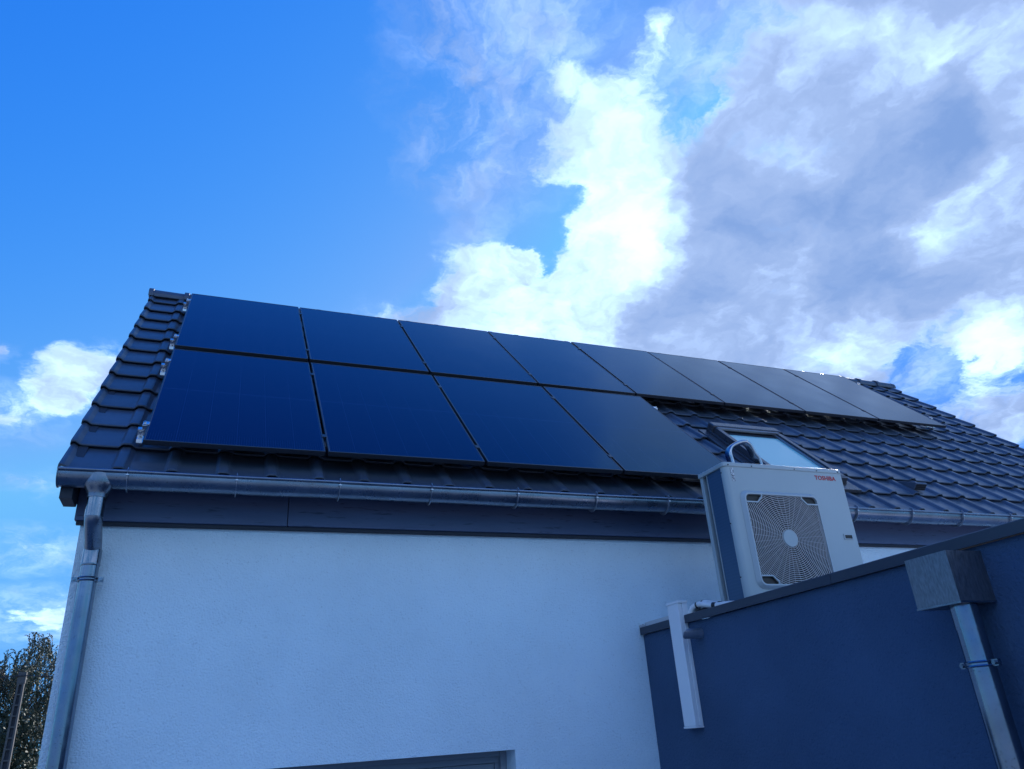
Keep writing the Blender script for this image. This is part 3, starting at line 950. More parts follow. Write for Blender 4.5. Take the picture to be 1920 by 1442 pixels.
RV = ((0.262, 4, 'lowest'), (1.612, 4, 'second lowest'), (2.322, 8, 'second highest'), (3.676, 8, 'highest'))
for v, n, nm in RV:
    xe = PITCH * n - 0.02
    r_ = thing('mounting_rail', rp(-0.05, v, -0.075), 'aluminium mounting rail under the solar panels, %s of the four' % nm, 'mounting rail', 'panel mounting rails')
    ends = ((-0.058, xe + 0.058))
    b_ = MB()
    b_.box(ends[0], ends[1], v - 0.020, v + 0.020, -0.075, -0.0365)
    b_.map(rp)
    bar = b_.build('bar', 'alu', r_)
    # slot in the rail end, end clamps, middle clamps
    for s, xx in ((-1, 0.0), (1, xe)):
        c_ = MB()
        a, b = (xx - 0.032, xx - 0.001) if s < 0 else (xx + 0.001, xx + 0.032)
        c_.box(a, b, v - 0.022, v + 0.022, -0.036, -0.004)
        aa, bb = (xx - 0.030, xx + 0.009) if s < 0 else (xx - 0.009, xx + 0.030)
        c_.box(aa, bb, v - 0.022, v + 0.022, 0.0012, 0.0055)
        c_.map(rp)
        c_.build('end_clamp', 'alu', r_, bevel=0.001, seg=1)
        q_ = MB()
        xc = xx - 0.018 if s < 0 else xx + 0.018
        q_.tube([rp(xc, v, 0.004), rp(xc, v, 0.016)], 0.0075, 6)
        q_.build('bolt', 'alu', r_)
    for i in range(1, n):
        xx = PITCH * i - 0.010
        c_ = MB()
        c_.box(xx - 0.006, xx + 0.006, v - 0.024, v + 0.024, -0.036, 0.0012)
        c_.box(xx - 0.017, xx + 0.017, v - 0.024, v + 0.024, 0.0014, 0.0045)
        c_.map(rp)
        c_.build('middle_clamp', 'panel_frame', r_, bevel=0.001, seg=1)
    # roof hooks: a flat strap from under the tile, up and round to the rail
    hx = [-0.040] + [0.62 + 1.216 * k for k in range(int((xe - 0.7) / 1.216) + 1)]
    hm = None
    for x in hx + [xe + 0.03]:
        h_ = MB()
        path = [rp(x, v + 0.12, -0.150), rp(x, v - 0.050, -0.120), rp(x, v - 0.075, -0.116), rp(x, v - 0.080, -0.105), rp(x, v - 0.070, -0.088), rp(x, v - 0.022, -0.080), rp(x, v - 0.0225, -0.042)]
        h_.sweep(path, [(-0.017, -0.003), (0.017, -0.003), (0.017, 0.003), (-0.017, 0.003)], up=Vector((0, -ST, CT)))
        h_.tube([rp(x, v - 0.034, -0.058), rp(x, v - 0.020, -0.058)], 0.009, 6)
        h_.build('roof_hook', 'alu', r_)

# ------------------------------------------------------------------ annex with the dark wall
AX, AY0, AX1, AZ = 3.593, -6.2, 9.6, 2.795
annex = thing('annex', (6.6, -3.0, 0.0), 'flat roofed annex with dark blue grey rendered wall and metal coping', 'annex')
a_ = MB()
a_.prism([(AX, 0.2725), (AX, AY0), (AX1, AY0), (AX1, 0.2725), (AX1 - 0.2, 0.2725), (AX1 - 0.2, AY0 + 0.2), (AX + 0.2, AY0 + 0.2), (AX + 0.2, 0.2725)], 'z', 0.0, AZ)
a_.build('wall', 'render_dark', annex)
a_ = MB()
a_.box(AX + 0.2, AX1 - 0.2, AY0 + 0.2, 0.2725, 2.55, 2.68)
a_.build('flat_roof', 'membrane', annex)
def coping(y0, y1):
    m_ = MB()
    x0, x1 = AX - 0.030, AX + 0.235
    m_.prism([(x0, 2.796), (x0, 2.846), (x0 + 0.004, 2.850), (x1, 2.842), (x1, 2.790), (x1 - 0.012, 2.790), (x1 - 0.012, 2.830), (x0 + 0.012, 2.836), (x0 + 0.012, 2.796)], 'y', y0, y1)
    return m_.build('coping', 'coping', annex)
for y1, y0 in ((0.262, -0.195), (-0.352, -1.755), (-1.7575, -4.75), (-4.7525, -6.23)):
    coping(y0, y1)
j_ = MB()
j_.box(AX - 0.0325, AX - 0.0305, -1.775, -1.738, 2.794, 2.848)
j_.build('coping_joint', 'coping', annex)
# pale roofing upstand behind the end of the coping, mortar at the house wall
u_ = MB()
u_.box(AX + 0.02, AX + 0.19, -0.19, 0.268, 2.8505, 2.888)
u_.build('upstand', 'membrane', annex, bevel=0.006)
mo = MB()
r_ = random.Random(3)
for k in range(7):
    c = Vector((AX - 0.02 + 0.02 * k, 0.262 - 0.004 * (k % 3), 2.858 + 0.004 * (k % 2)))
    rr = 0.013 + r_.uniform(0, .006)
    mo.loft([[(c.x + rr * math.sin(R_(t)) * math.cos(2 * math.pi * q / 8), c.y - 0.6 * rr * math.sin(R_(t)) * math.sin(2 * math.pi * q / 8), c.z + rr * math.cos(R_(t))) for q in range(8)] for t in (8, 45, 90, 135, 172)])
mo.build('mortar_seal', 'mortar', annex, smooth=60)
# overflow spout, cut off at a slant
sp = MB()
n = 24
cy, cz, sr = -0.475, 2.712, 0.034
def spout_ring(xf, r, slant):
    return [(xf(math.sin(2 * math.pi * q / n), math.cos(2 * math.pi * q / n)) if slant else xf, cy + r * math.cos(2 * math.pi * q / n), cz + r * math.sin(2 * math.pi * q / n)) for q in range(n)]
outer = lambda s, c: AX - 0.105 + 0.024 * s + 0.052 * c
sp.loft([spout_ring(AX + 0.01, sr, False), spout_ring(AX - 0.03, sr, False), spout_ring(outer, sr, True), spout_ring(outer, sr - 0.0025, True), spout_ring(AX + 0.01, sr - 0.0025, False)], caps=False)
sp.build('overflow_spout', 'bracket', annex, smooth=50)
# rainwater hopper and its pipe
HX0, HX1, HY0, HY1, HZ0, HZ1 = AX - 0.210, AX - 0.001, -2.645, -2.425, 2.556, 2.772
h_ = MB()
tk = 0.003
h_.box(HX0, HX0 + tk, HY0, HY1, HZ0, HZ1)
h_.box(HX0 + tk, HX1, HY0, HY0 + tk, HZ0, HZ1)
h_.box(HX0 + tk, HX1, HY1 - tk, HY1, HZ0, HZ1)
h_.box(HX0 + tk, HX1, HY0 + tk, HY1 - tk, HZ0 + 0.0005, HZ0 + tk)
hopper = h_.build('hopper', 'zinc_dull', annex)
for (xa, xb, ya, yb) in ((HX0 - 0.003, HX0 - 0.0002, HY0 - 0.003, HY1 + 0.003), (HX0, HX1, HY0 - 0.003, HY0 - 0.0002)):
    e = MB()
    e.box(xa, xb, ya, yb, HZ0 - 0.002, HZ0 + 0.006)
    e.build('hopper_hem', 'zinc_bright', hopper)
RX, RY, RR = AX - 0.112, -2.572, 0.054
d_ = MB()
d_.tube([(RX, RY, HZ0 + 0.02), (RX, RY, HZ0 - 0.10)], RR + 0.002, 28)
d_.build('spigot', 'zinc_bright', hopper, smooth=50)
d_ = MB()
d_.tube([(RX, RY, z) for z in (HZ0 - 0.09, 2.0, 1.5, 1.0, 0.5, 0.05)], RR, 28)
rain = d_.build('rain_pipe', 'zinc_bright', annex, smooth=50)
pipe_clamp(RX, RY, 2.318, RR, ax='y', parent=rain)
pipe_clamp(RX, RY, 0.9, RR, ax='y', parent=rain)

# ------------------------------------------------------------------ white cable duct on the dark wall
DY0, DY1 = -0.342, -0.205
duct = thing('cable_duct', (AX - 0.03, -0.27, 2.14), 'white plastic cable duct fixed upright on the dark annex wall', 'cable duct')
d_ = MB()
d_.box(AX - 0.062, AX - 0.030, DY0, DY1, 2.150, 2.932)
d_.build('cover', 'white_pvc', duct, bevel=0.004)
d_ = MB()
d_.box(AX - 0.0295, AX - 0.001, DY0 - 0.004, DY1 + 0.004, 2.150, 2.80)
d_.box(AX - 0.0295, AX + 0.016, DY0 - 0.004, DY1 + 0.004, 2.801, 2.932)
d_.build('base', 'white_pvc', duct, bevel=0.003)
d_ = MB()
d_.box(AX - 0.065, AX + 0.018, DY0 - 0.007, DY1 + 0.007, 2.9325, 2.950)
d_.build('top_cap', 'white_pvc', duct, bevel=0.003)
d_ = MB()
d_.box(AX - 0.064, AX - 0.001, DY0 - 0.006, DY1 + 0.006, 2.138, 2.1495)
d_.build('bottom_cap', 'white_pvc', duct, bevel=0.002)

bundle = thing('insulated_pipes', (AX + 0.08, -0.45, 2.85), 'pale insulated pipes curving out of the duct over the dark coping', 'pipe')
for k, (ox, oz) in enumerate(((0.0, 0.0), (0.05, 0.012), (0.02, -0.036))):
    path = []
    pts = [(AX + 0.03 + ox, -0.345, 2.862 + oz), (AX + 0.04 + ox, -0.375, 2.895 + oz), (AX + 0.055 + ox, -0.415, 2.908 + oz), (AX + 0.07 + ox, -0.47, 2.900 + oz * .8), (AX + 0.10 + ox, -0.56, 2.880 + oz * .5), (AX + 0.15 + ox, -0.68, 2.872 + oz * .2), (AX + 0.22 + ox * .3, -0.76, 2.84), (AX + 0.27 + ox * .3, -0.77, 2.76)]
    for i in range(len(pts) - 1):
        for s in range(4):
            t = s / 4
            p0, p1, p2, p3 = [Vector(pts[max(0, min(len(pts) - 1, i + d))]) for d in (-1, 0, 1, 2)]
            path.append(0.5 * ((2 * p1) + (p2 - p0) * t + (2 * p0 - 5 * p1 + 4 * p2 - p3) * t * t + (3 * p1 - p0 - 3 * p2 + p3) * t ** 3))
    path.append(Vector(pts[-1]))
    m_ = MB()
    m_.tube(path, 0.020 if k < 2 else 0.012, 12)
    m_.build('pipe', 'insul' if k < 2 else 'tape', bundle, smooth=60)
    if k < 2:
        for i in (7, 15):
            m_ = MB()
            m_.tube([path[i], path[i + 1]], 0.0215, 12)
            m_.build('tape_band', 'tape', bundle, smooth=60)

# ------------------------------------------------------------------ heat pump on the annex roof
FX0, FX1, FY, BY, BZ, TZ = 3.742, 4.785, -0.850, -0.552, 2.765, 3.790
hp = thing('heat_pump', ((FX0 + FX1) / 2, -0.70, 2.68), 'cream outdoor heat pump with round fan grille on the annex roof', 'heat pump')
GX = (3.847, 4.487, 2.952, 3.590)            # grille: x0, x1, z0, z1
gcx, gcz = 4.160, 3.272
OP = (GX[0] + 0.012, GX[1] - 0.012, GX[2] + 0.012, GX[3] - 0.012)
f_ = MB()
RC = 0.032
corner = [(FX0 + RC - RC * math.cos(R_(a)), FY + RC - RC * math.sin(R_(a))) for a in (0, 15, 30, 45, 60, 75, 90)]
# rounded left corner, from the coil round to the front
for i in range(len(corner) - 1):
    (xa, ya), (xb, yb) = corner[i], corner[i + 1]
    f_.add([(xa, ya, BZ), (xb, yb, BZ), (xb, yb, TZ), (xa, ya, TZ)], [(0, 1, 2, 3)])
f_.add([(FX0, FY + RC, BZ), (FX0, FY + RC + 0.012, BZ), (FX0, FY + RC + 0.012, TZ), (FX0, FY + RC, TZ)], [(0, 3, 2, 1)])
f_.add([(FX0, FY + RC + 0.012, BZ), (FX0 + 0.02, FY + RC + 0.012, BZ), (FX0 + 0.02, FY + RC + 0.012, TZ), (FX0, FY + RC + 0.012, TZ)], [(0, 1, 2, 3)])
xs = [FX0 + RC, OP[0], OP[1], FX1]
zs = [BZ, OP[2], OP[3], TZ]
for i in range(3):
    for j in range(3):
        if (i, j) != (1, 1):
            f_.add([(xs[i], FY, zs[j]), (xs[i + 1], FY, zs[j]), (xs[i + 1], FY, zs[j + 1]), (xs[i], FY, zs[j + 1])], [(0, 1, 2, 3)])
bm_front = f_.build('front_panel', 'casing', hp, smooth=40)
f_ = MB()
f_.box(FX1 - 0.003, FX1 - 0.0005, FY + 0.001, BY, BZ, TZ)
f_.build('side_panel', 'casing', hp)
f_ = MB()
f_.box(FX0 + 0.008, FX0 + 0.030, FY + RC + 0.013, -0.636, BZ + 0.03, TZ - 0.004)
f_.box(FX0 + 0.03, FX1 - 0.05, -0.612, -0.590, BZ + 0.03, TZ - 0.004)
f_.build('coil', 'coil', hp)
f_ = MB()
f_.box(FX0 + 0.002, FX0 + 0.045, -0.585, BY, BZ, TZ - 0.001)
f_.build('corner_post', 'casing', hp, bevel=0.003)
f_ = MB()
f_.box(FX0 + 0.004, FX0 + 0.016, -0.6355, -0.6285, BZ, TZ - 0.002)
f_.build('coil_edge', 'casing', hp)
f_ = MB()
f_.box(FX0, FX1, FY + 0.002, BY, BZ - 0.03, BZ - 0.001)
f_.build('base_pan', 'casing', hp, bevel=0.004)
lid = MB()
lp = [(FX0 - 0.008 + 0.03 - 0.03 * math.cos(R_(a)), FY - 0.007 + 0.03 - 0.03 * math.sin(R_(a))) for a in (0, 22, 45, 68, 90)] + [(FX1 + 0.006 - 0.012, FY - 0.007), (FX1 + 0.006, FY + 0.005), (FX1 + 0.006, BY + 0.006), (FX0 - 0.008, BY + 0.006)]
lid.prism(lp, 'z', TZ - 0.012, TZ + 0.020)
lid_o = lid.build('lid', 'casing', hp, bevel=0.006)
for px_ in (3.775, 3.975, 4.352, 4.556, 4.752):
    s_ = MB()
    s_.tube([(px_, FY - 0.0105, TZ - 0.002), (px_, FY - 0.006, TZ - 0.002)], 0.0045, 8)
    s_.build('screw', 'black', lid_o)
for pz_ in (3.74, 3.38, 3.02):
    s_ = MB()
    s_.tube([(FX0 - 0.003, FY + 0.038, pz_), (FX0 + 0.001, FY + 0.038, pz_)], 0.0045, 8)
    s_.build('screw', 'black', bm_front)
for fx in (FX0 + 0.16, FX1 - 0.20):
    s_ = MB()
    s_.box(fx, fx + 0.06, FY - 0.02, BY + 0.02, 2.682, BZ - 0.031)
    s_.build('foot', 'rubber', hp, bevel=0.004)
# dark inside and fan
f_ = MB()
f_.box(OP[0] - 0.02, OP[1] + 0.02, -0.630, -0.622, OP[2] - 0.02, OP[3] + 0.02)
f_.build('inner_back', 'inner', hp)
f_ = MB()
shr = 48
f_.loft([[(gcx + r * math.cos(2 * math.pi * q / shr), y, gcz + r * math.sin(2 * math.pi * q / shr)) for q in range(shr)] for (r, y) in ((0.300, FY + 0.032), (0.290, FY + 0.05), (0.290, -0.64))], caps=False)
sq = []
for q in range(shr):
    a = 2 * math.pi * q / shr
    k = 0.335 / max(abs(math.cos(a)), abs(math.sin(a)))
    sq.append((gcx + k * math.cos(a), FY + 0.031, gcz + k * math.sin(a)))
f_.loft([sq, [(gcx + 0.300 * math.cos(2 * math.pi * q / shr), FY + 0.0315, gcz + 0.300 * math.sin(2 * math.pi * q / shr)) for q in range(shr)]], caps=False)
f_.add([(OP[0], FY, OP[2]), (OP[1], FY, OP[2]), (OP[1], FY, OP[3]), (OP[0], FY, OP[3]), (OP[0], FY + .03, OP[2]), (OP[1], FY + .03, OP[2]), (OP[1], FY + .03, OP[3]), (OP[0], FY + .03, OP[3])],
       [(0, 1, 5, 4), (1, 2, 6, 5), (2, 3, 7, 6), (3, 0, 4, 7)])
f_.build('fan_shroud', 'fan', hp, smooth=40)
fan = MB()
fan.loft([[(gcx + r * math.cos(2 * math.pi * q / 24), y, gcz + r * math.sin(2 * math.pi * q / 24)) for q in range(24)] for r, y in ((0.01, -0.775), (0.07, -0.770), (0.075, -0.68))])
for b in range(3):
    a0 = R_(120 * b + 25)
    grid = []
    for i in range(7):
        r = 0.07 + 0.205 * i / 6
        rowp = []
        for j in range(6):
            a = a0 + (R_(78) * (j / 5 - 0.5)) * (0.75 + 0.35 * i / 6) + 0.25 * i / 6
            y = -0.765 + 0.085 * (j / 5)
            rowp.append((gcx + r * math.cos(a), y, gcz + r * math.sin(a)))
        grid.append(rowp)
    vs = [p for rw in grid for p in rw] + [(p[0], p[1] + 0.006, p[2]) for rw in grid for p in rw]
    N = 42
    fs = [(i * 6 + j, i * 6 + j + 1, (i + 1) * 6 + j + 1, (i + 1) * 6 + j) for i in range(6) for j in range(5)]
    fs += [tuple(x + N for x in f[::-1]) for f in fs]
    fan.add(vs, fs)
fan.build('fan', 'fan', hp, smooth=50)

# the grille: rounded square frame, four corner pockets, rings and spokes, hub disc
def rrect(x0, x1, z0, z1, r, n=6):
    pts = []
    for cx, cz, a0 in ((x1 - r, z1 - r, 0), (x0 + r, z1 - r, 90), (x0 + r, z0 + r, 180), (x1 - r, z0 + r, 270)):
        for k in range(n + 1):
            a = R_(a0 + 90 * k / n)
            pts.append((cx + r * math.cos(a), cz + r * math.sin(a)))
    return pts
YG = FY - 0.026
gr = MB()
oA, oB = rrect(GX[0] - 0.018, GX[1] + 0.018, GX[2] - 0.018, GX[3] + 0.018, 0.060), rrect(GX[0], GX[1], GX[2], GX[3], 0.045)
oC, oD = rrect(GX[0] + 0.003, GX[1] - 0.003, GX[2] + 0.003, GX[3] - 0.003, 0.044), rrect(GX[0] + 0.013, GX[1] - 0.013, GX[2] + 0.013, GX[3] - 0.013, 0.036)
gr.loft([[(x, FY - 0.001, z) for x, z in oA], [(x, YG + 0.004, z) for x, z in oB], [(x, YG, z) for x, z in oC], [(x, YG, z) for x, z in oD], [(x, FY + 0.004, z) for x, z in oD]], caps=False)
grille = gr.build('fan_grille', 'casing_trim', hp, smooth=40)
BX0, BX1, BZ0, BZ1 = GX[0] + 0.012, GX[1] - 0.012, GX[2] + 0.012, GX[3] - 0.012
PKW, PKH, PKC = 0.135, 0.056, 0.040
def in_pocket(x, z):
    dx = min(x - BX0, BX1 - x)
    dz = min(z - BZ0, BZ1 - z)
    return dz < PKH and dx < PKW and (dx + dz * PKC / PKH < PKW + 0.0)
def pocket(sx, sz):
    cx = BX0 if sx < 0 else BX1
    cz = BZ0 if sz < 0 else BZ1
    def P(a, b): return (cx - sx * a, cz - sz * b)
    m_ = MB()
    line = [P(PKW, 0.0), P(PKW, PKH * 0.30), P(PKW - PKC, PKH), P(0.0, PKH)]
    m_.sweep([(x, YG + 0.003, z) for x, z in line], [(-0.005, -0.004), (0.005, -0.004), (0.005, 0.004), (-0.005, 0.004)], up=Vector((0, -1, 0)))
    m_.build('pocket_rim', 'casing_trim', grille)
    m_ = MB()
    poly = [P(0.004, 0.004), P(PKW, 0.004), P(PKW, PKH * .3), P(PKW - PKC, PKH), P(0.004, PKH)]
    m_.prism(poly, 'y', YG + 0.0185, YG + 0.022)
    m_.build('pocket', 'fan', grille)
for sx in (-1, 1):
    for sz in (-1, 1):
        pocket(sx, sz)
def inside(x, z):
    return BX0 < x < BX1 and BZ0 < z < BZ1 and not in_pocket(x, z)
wire_sec = [(-0.0021, -0.0018), (0.0021, -0.0018), (0.0021, 0.0018), (-0.0021, 0.0018)]
r = 0.066
while r < 0.44:
    n = max(48, int(2 * math.pi * r / 0.012))
    ok = [inside(gcx + r * math.cos(2 * math.pi * q / n), gcz + r * math.sin(2 * math.pi * q / n)) for q in range(n)]
    m_ = MB()
    def pt(q):
        a = 2 * math.pi * q / n
        dome = 0.010 * max(0.0, 1 - (r / 0.33) ** 2)
        return (gcx + r * math.cos(a), YG + 0.008 - dome, gcz + r * math.sin(a))
    if all(ok):
        m_.sweep([pt(q) for q in range(n)], wire_sec, up=Vector((0, -1, 0)), closed=True)
    else:
        st = next((q for q in range(n) if ok[q] and not ok[q - 1]), None)
        if st is not None:
            run = []
            for q in range(st, st + n + 1):
                if ok[q % n] and q < st + n:
                    run.append(pt(q))
                else:
                    if len(run) > 1:
                        m_.sweep(run, wire_sec, up=Vector((0, -1, 0)))
                    run = []
    if m_.v:
        m_.build('ring', 'ring', grille)
    r += 0.0128
for k in range(36):
    a = 2 * math.pi * (k + 0.5) / 36
    r0, r1 = (0.058 if k % 2 == 0 else 0.110), 0.0
    t = r0
    while inside(gcx + t * math.cos(a), gcz + t * math.sin(a)) and t < 0.5:
        t += 0.004
    m_ = MB()
    def sp_(rr):
        dome = 0.010 * max(0.0, 1 - (rr / 0.33) ** 2)
        return (gcx + rr * math.cos(a), YG + 0.0110 - dome, gcz + rr * math.sin(a))
    m_.sweep([sp_(r0 + (t - r0) * i / 5) for i in range(6)], [(-0.0012, -0.0012), (0.0012, -0.0012), (0.0012, 0.0012), (-0.0012, 0.0012)], up=Vector((0, -1, 0)))
    m_.build('spoke', 'ring', grille)
m_ = MB()
m_.loft([[(gcx + rr * math.cos(2 * math.pi * q / 40), y, gcz + rr * math.sin(2 * math.pi * q / 40)) for q in range(40)] for rr, y in ((0.060, YG + 0.008), (0.060, YG - 0.006), (0.057, YG - 0.0085))])
m_.build('hub', 'casing', grille, smooth=30)

# hand hold on the right, printed notice, lettering
hh = MB()
X0, X1, ZA, ZB = 4.668, 4.748, 3.284, 3.322
hh.box(X0, X1, FY - 0.006, FY - 0.0005, ZB - 0.006, ZB).box(X0, X1, FY - 0.006, FY - 0.0005, ZA, ZA + 0.006)
hh.box(X0, X0 + 0.007, FY - 0.006, FY - 0.0005, ZA + 0.006, ZB - 0.006).box(X1 - 0.007, X1, FY - 0.006, FY - 0.0005, ZA + 0.006, ZB - 0.006)
hold = hh.build('hand_hold', 'casing_trim', hp)
m_ = MB()
m_.box(X0 + 0.007, X1 - 0.007, FY - 0.0025, FY - 0.0005, ZA + 0.006, ZB - 0.006)
m_.build('recess', 'fan', hold)
m_ = MB()
m_.box(3.792, 3.817, FY - 0.0022, FY - 0.0004, 3.672, 3.772)
m_.build('notice', 'notice', hp)
fc = bpy.data.curves.new('lettering', 'FONT')
fc.body = 'TOSHIBA'
fc.size = 0.043
fc.offset = 0.0012
fc.extrude = 0.0006
fc.space_character = 1.06
tmp = bpy.data.objects.new('lettering_source', fc)
col.objects.link(tmp)
dg = bpy.context.evaluated_depsgraph_get()
tm = bpy.data.meshes.new_from_object(tmp.evaluated_get(dg))
bpy.data.objects.remove(tmp)
wx = max(v.co.x for v in tm.vertices) - min(v.co.x for v in tm.vertices)
tm.materials.clear(); tm.materials.append(M['red'])
k = 0.192 / wx
lt = link('lettering', tm, hp)
lt.matrix_parent_inverse = Matrix.Translation(-hp.location)
lt.matrix_basis = Matrix.Translation((4.532, FY - 0.0012, 3.722)) @ Matrix.Rotation(R_(90), 4, 'X') @ Matrix.Diagonal((k, k * 1.0, 1, 1))

# ------------------------------------------------------------------ bent metal band standing behind the heat pump
arch = thing('metal_arch', (4.25, -0.48, 2.68), 'shiny bent metal band arching up behind the heat pump lid', 'pipe')
pts = [(4.125, 2.68), (4.122, 3.60), (4.112, 3.93), (4.103, 4.01), (4.112, 4.055), (4.140, 4.085), (4.195, 4.112), (4.250, 4.128), (4.290, 4.122), (4.318, 4.088), (4.342, 4.030), (4.375, 3.95), (4.392, 3.60), (4.395, 2.68)]
path = []
for i in range(len(pts) - 1):
    for s in range(4):
        t = s / 4
        p0, p1, p2, p3 = [Vector((pts[max(0, min(len(pts) - 1, i + d))][0], -0.48, pts[max(0, min(len(pts) - 1, i + d))][1])) for d in (-1, 0, 1, 2)]
        path.append(0.5 * ((2 * p1) + (p2 - p0) * t + (2 * p0 - 5 * p1 + 4 * p2 - p3) * t * t + (3 * p1 - p0 - 3 * p2 + p3) * t ** 3))
path.append(Vector((pts[-1][0], -0.48, pts[-1][1])))
m_ = MB()
oct_ = [(0.036 * math.copysign(abs(math.cos(a)) ** .5, math.cos(a)), 0.014 * math.copysign(abs(math.sin(a)) ** .7, math.sin(a))) for a in [2 * math.pi * q / 14 for q in range(14)]]
m_.sweep(path, oct_, up=Vector((1, 0, 0)))
m_.build('band', 'chrome', arch, smooth=50)
for x in (4.125, 4.395):
    m_ = MB()
    m_.box(x - 0.03, x + 0.03, -0.53, -0.43, 2.681, 2.690)
    m_.build('foot_plate', 'alu', arch)

# ------------------------------------------------------------------ far: concrete pole, cable, trees
pole = thing('utility_pole', (-8.25, 44.26, 0.0), 'grey concrete utility pole with rungs in front of the weeping tree', 'utility pole')
PXc, PYc, PT = -8.25, 44.26, 6.78
def taper(z, a, b): return a + (b - a) * z / PT
for s in (-1, 1):
    m_ = MB()
    m_.loft([[(PXc + s * taper(z, .17, .11) + dx, PYc + dy, z) for dx, dy in ((-.045, -.12), (.045, -.12), (.045, .12), (-.045, .12))] for z in (0, 3.4, PT)])
    m_.build('flange', 'concrete', pole)
m_ = MB()
m_.loft([[(PXc + dx * taper(z, .17, .11), PYc + dy, z) for dx, dy in ((-1, .02), (1, .02), (1, .07), (-1, .07))] for z in (0, 3.4, PT - .01)])
m_.build('web', 'soffit', pole)
z = 0.5
while z < PT - 0.5:
    m_ = MB()
    m_.box(PXc - taper(z, .17, .11), PXc + taper(z, .17, .11), PYc - .13, PYc + .02, z - .035, z + .035)
    m_.build('rung', 'concrete', pole)
    z += 0.52
m_ = MB()
m_.box(PXc - .19, PXc + .19, PYc - .13, PYc + .13, PT - .55, PT + .02)
m_.build('head', 'concrete', pole, bevel=0.01)
cable = thing('power_cable', (-8.25, 44.1, 6.5), 'black overhead cable strung past the head of the concrete pole', 'cable')
for (a, b, sag) in (((-8.25, 44.1, 6.62), (-34.0, 40.0, 6.4), 0.45), ((-8.25, 44.1, 6.62), (22.0, 50.0, 6.9), 0.5)):
    m_ = MB()
    m_.tube([Vector(a).lerp(Vector(b), i / 24) - Vector((0, 0, sag * 4 * (i / 24) * (1 - i / 24))) for i in range(25)], 0.030, 6)
    m_.build('strand', 'wire', cable)

def limb(m_, p, d, length, r, rnd, bend=0.25, n=6):
    path, rad = [Vector(p)], [r]
    d = Vector(d).normalized()
    for i in range(n):
        d = (d + Vector((rnd.uniform(-bend, bend), rnd.uniform(-bend, bend), rnd.uniform(-bend * .4, bend * .5)))).normalized()
        path.append(path[-1] + d * length / n)
        rad.append(r * (1 - 0.85 * (i + 1) / n))
    m_.tube(path, rad, 6)
    return path

def leaf_quad(vs, fs, p, dirn, size, rnd):
    a = Vector((rnd.uniform(-1, 1), rnd.uniform(-1, 1), rnd.uniform(-1, 1))).normalized()
    side = dirn.cross(a)
    if side.length < 1e-3: return
    side = side.normalized() * size * 0.30
    k = len(vs)
    vs += [p, p + dirn * size * .5 + side, p + dirn * size, p + dirn * size * .5 - side]
    fs.append((k, k + 1, k + 2, k + 3))

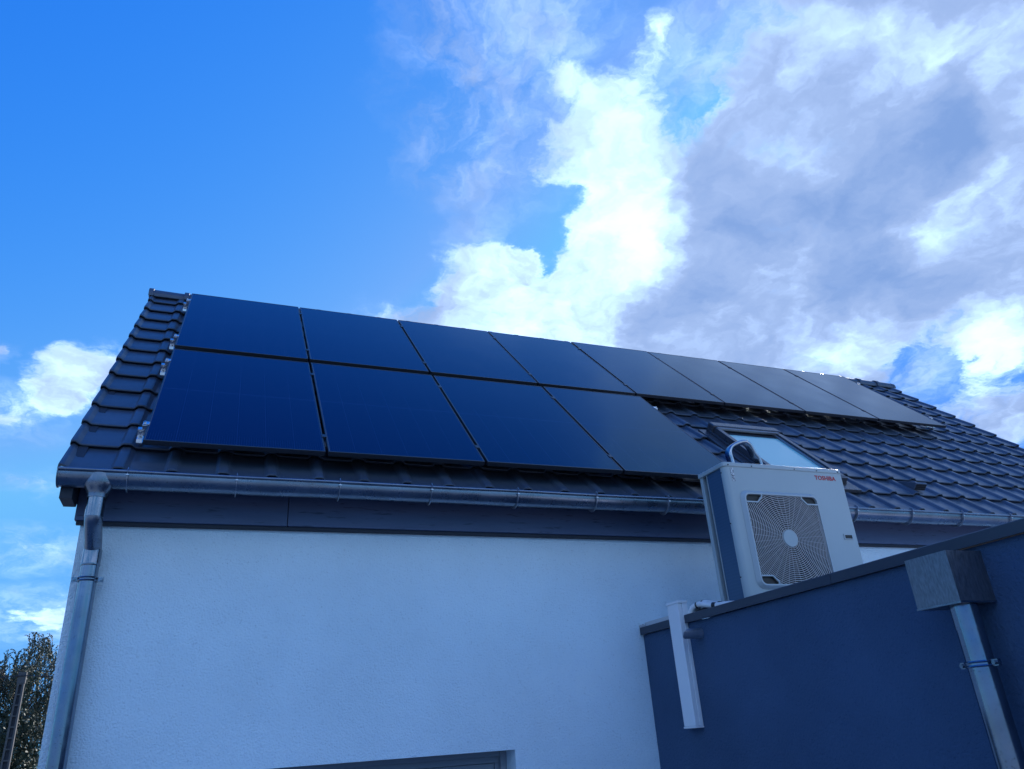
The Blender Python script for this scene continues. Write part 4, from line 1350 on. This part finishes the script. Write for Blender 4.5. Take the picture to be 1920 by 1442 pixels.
def weeping_tree(loc, height, radius, label, seed):
    rnd = random.Random(seed)
    t = thing('weeping_tree', loc, label, 'tree')
    L0 = Vector(loc)
    m_ = MB()
    trunk = limb(m_, L0, (0.03, 0, 1), height * 0.80, 0.26, rnd, 0.06, 10)
    tips = []
    for k in range(26):
        i = 3 + int(7 * (k / 26))
        p = trunk[min(i, 10)]
        a = k * 2.4 + rnd.uniform(-.4, .4)
        up = 0.6 + 0.7 * (i / 10)
        lp = limb(m_, p, (math.cos(a), math.sin(a), up), radius * rnd.uniform(0.55, 1.0), 0.085, rnd, 0.22, 7)
        tips += lp[2:]
        for _ in range(2):
            q = rnd.choice(lp[3:])
            lp2 = limb(m_, q, (math.cos(a + rnd.uniform(-1, 1)), math.sin(a + rnd.uniform(-1, 1)), rnd.uniform(0, .9)), radius * 0.4, 0.03, rnd, 0.3, 5)
            tips += lp2[1:]
    m_.build('trunk', 'bark', t, smooth=50)
    vs, fs = [], []
    tw = MB()
    for k in range(950):
        p = Vector(rnd.choice(tips)) + Vector((rnd.gauss(0, .25), rnd.gauss(0, .25), rnd.uniform(-.1, .35)))
        out = Vector((p.x - L0.x, p.y - L0.y, 0))
        out = out.normalized() if out.length > .1 else Vector((1, 0, 0))
        ln = rnd.uniform(0.9, 2.6)
        d = (out * rnd.uniform(.1, .7) + Vector((rnd.gauss(0, .3), rnd.gauss(0, .3), rnd.uniform(0.0, .5)))).normalized()
        n = int(ln / 0.085)
        path = [p.copy()]
        for i in range(n):
            d = (d * 0.80 + Vector((rnd.gauss(0, .05), rnd.gauss(0, .05), -0.26))).normalized()
            p = p + d * 0.085
            if i % 4 == 3: path.append(p.copy())
            for _ in range(3):
                dd = (d * .6 + Vector((rnd.gauss(0, .5), rnd.gauss(0, .5), -.4 + rnd.gauss(0, .3)))).normalized()
                leaf_quad(vs, fs, p + Vector((rnd.gauss(0, .03), rnd.gauss(0, .03), 0)), dd, rnd.uniform(.07, .15), rnd)
        if len(path) > 2: tw.tube(path, 0.008, 3, caps=False)
    tw.build('twigs', 'bark', t)
    c = MB(); c.add(vs, fs)
    me = bpy.data.meshes.new('crown')
    me.from_pydata([tuple(v) for v in vs], [], fs)
    me.materials.append(M['leaf'])
    link('crown', me, t)

def bushy_tree(loc, height, radius, label, seed, nclump=70):
    rnd = random.Random(seed)
    t = thing('bushy_tree', loc, label, 'tree', 'dark trees below the weeping tree')
    L0 = Vector(loc)
    m_ = MB()
    trunk = limb(m_, L0, (0, 0, 1), height * .7, 0.2, rnd, 0.08, 7)
    for k in range(12):
        a = k * 2.4
        limb(m_, trunk[2 + k % 5], (math.cos(a), math.sin(a), .7), radius * .9, 0.06, rnd, 0.25, 5)
    m_.build('trunk', 'bark', t, smooth=50)
    vs, fs = [], []
    for k in range(nclump):
        zf = rnd.uniform(0.12, 1.0)
        rr = radius * math.sqrt(rnd.random()) * (1.05 - 0.65 * max(0, zf - .35))
        a = rnd.uniform(0, 6.283)
        c = L0 + Vector((rr * math.cos(a), rr * math.sin(a), zf * height * .93))
        s = rnd.uniform(.35, .75)
        for _ in range(130):
            d = Vector((rnd.gauss(0, 1), rnd.gauss(0, 1), rnd.gauss(0, .8))).normalized()
            p = c + d * s * rnd.uniform(.45, 1.05)
            leaf_quad(vs, fs, p, (d + Vector((rnd.gauss(0, .5), rnd.gauss(0, .5), rnd.gauss(0, .5)))).normalized(), rnd.uniform(.13, .24), rnd)
    me = bpy.data.meshes.new('crown')
    me.from_pydata([tuple(v) for v in vs], [], fs)
    me.materials.append(M['leaf_dark'])
    link('crown', me, t)

weeping_tree((-10.0, 54.4, 0.0), 9.3, 4.2, 'tall weeping tree with thin drooping branches behind the concrete pole', 11)
bushy_tree((-9.3, 50.5, 0.0), 5.3, 2.4, 'dark bushy tree under the weeping tree beside the house corner', 21)
bushy_tree((-13.0, 51.5, 0.0), 5.0, 2.4, 'dark bushy tree behind the foot of the concrete pole', 22)
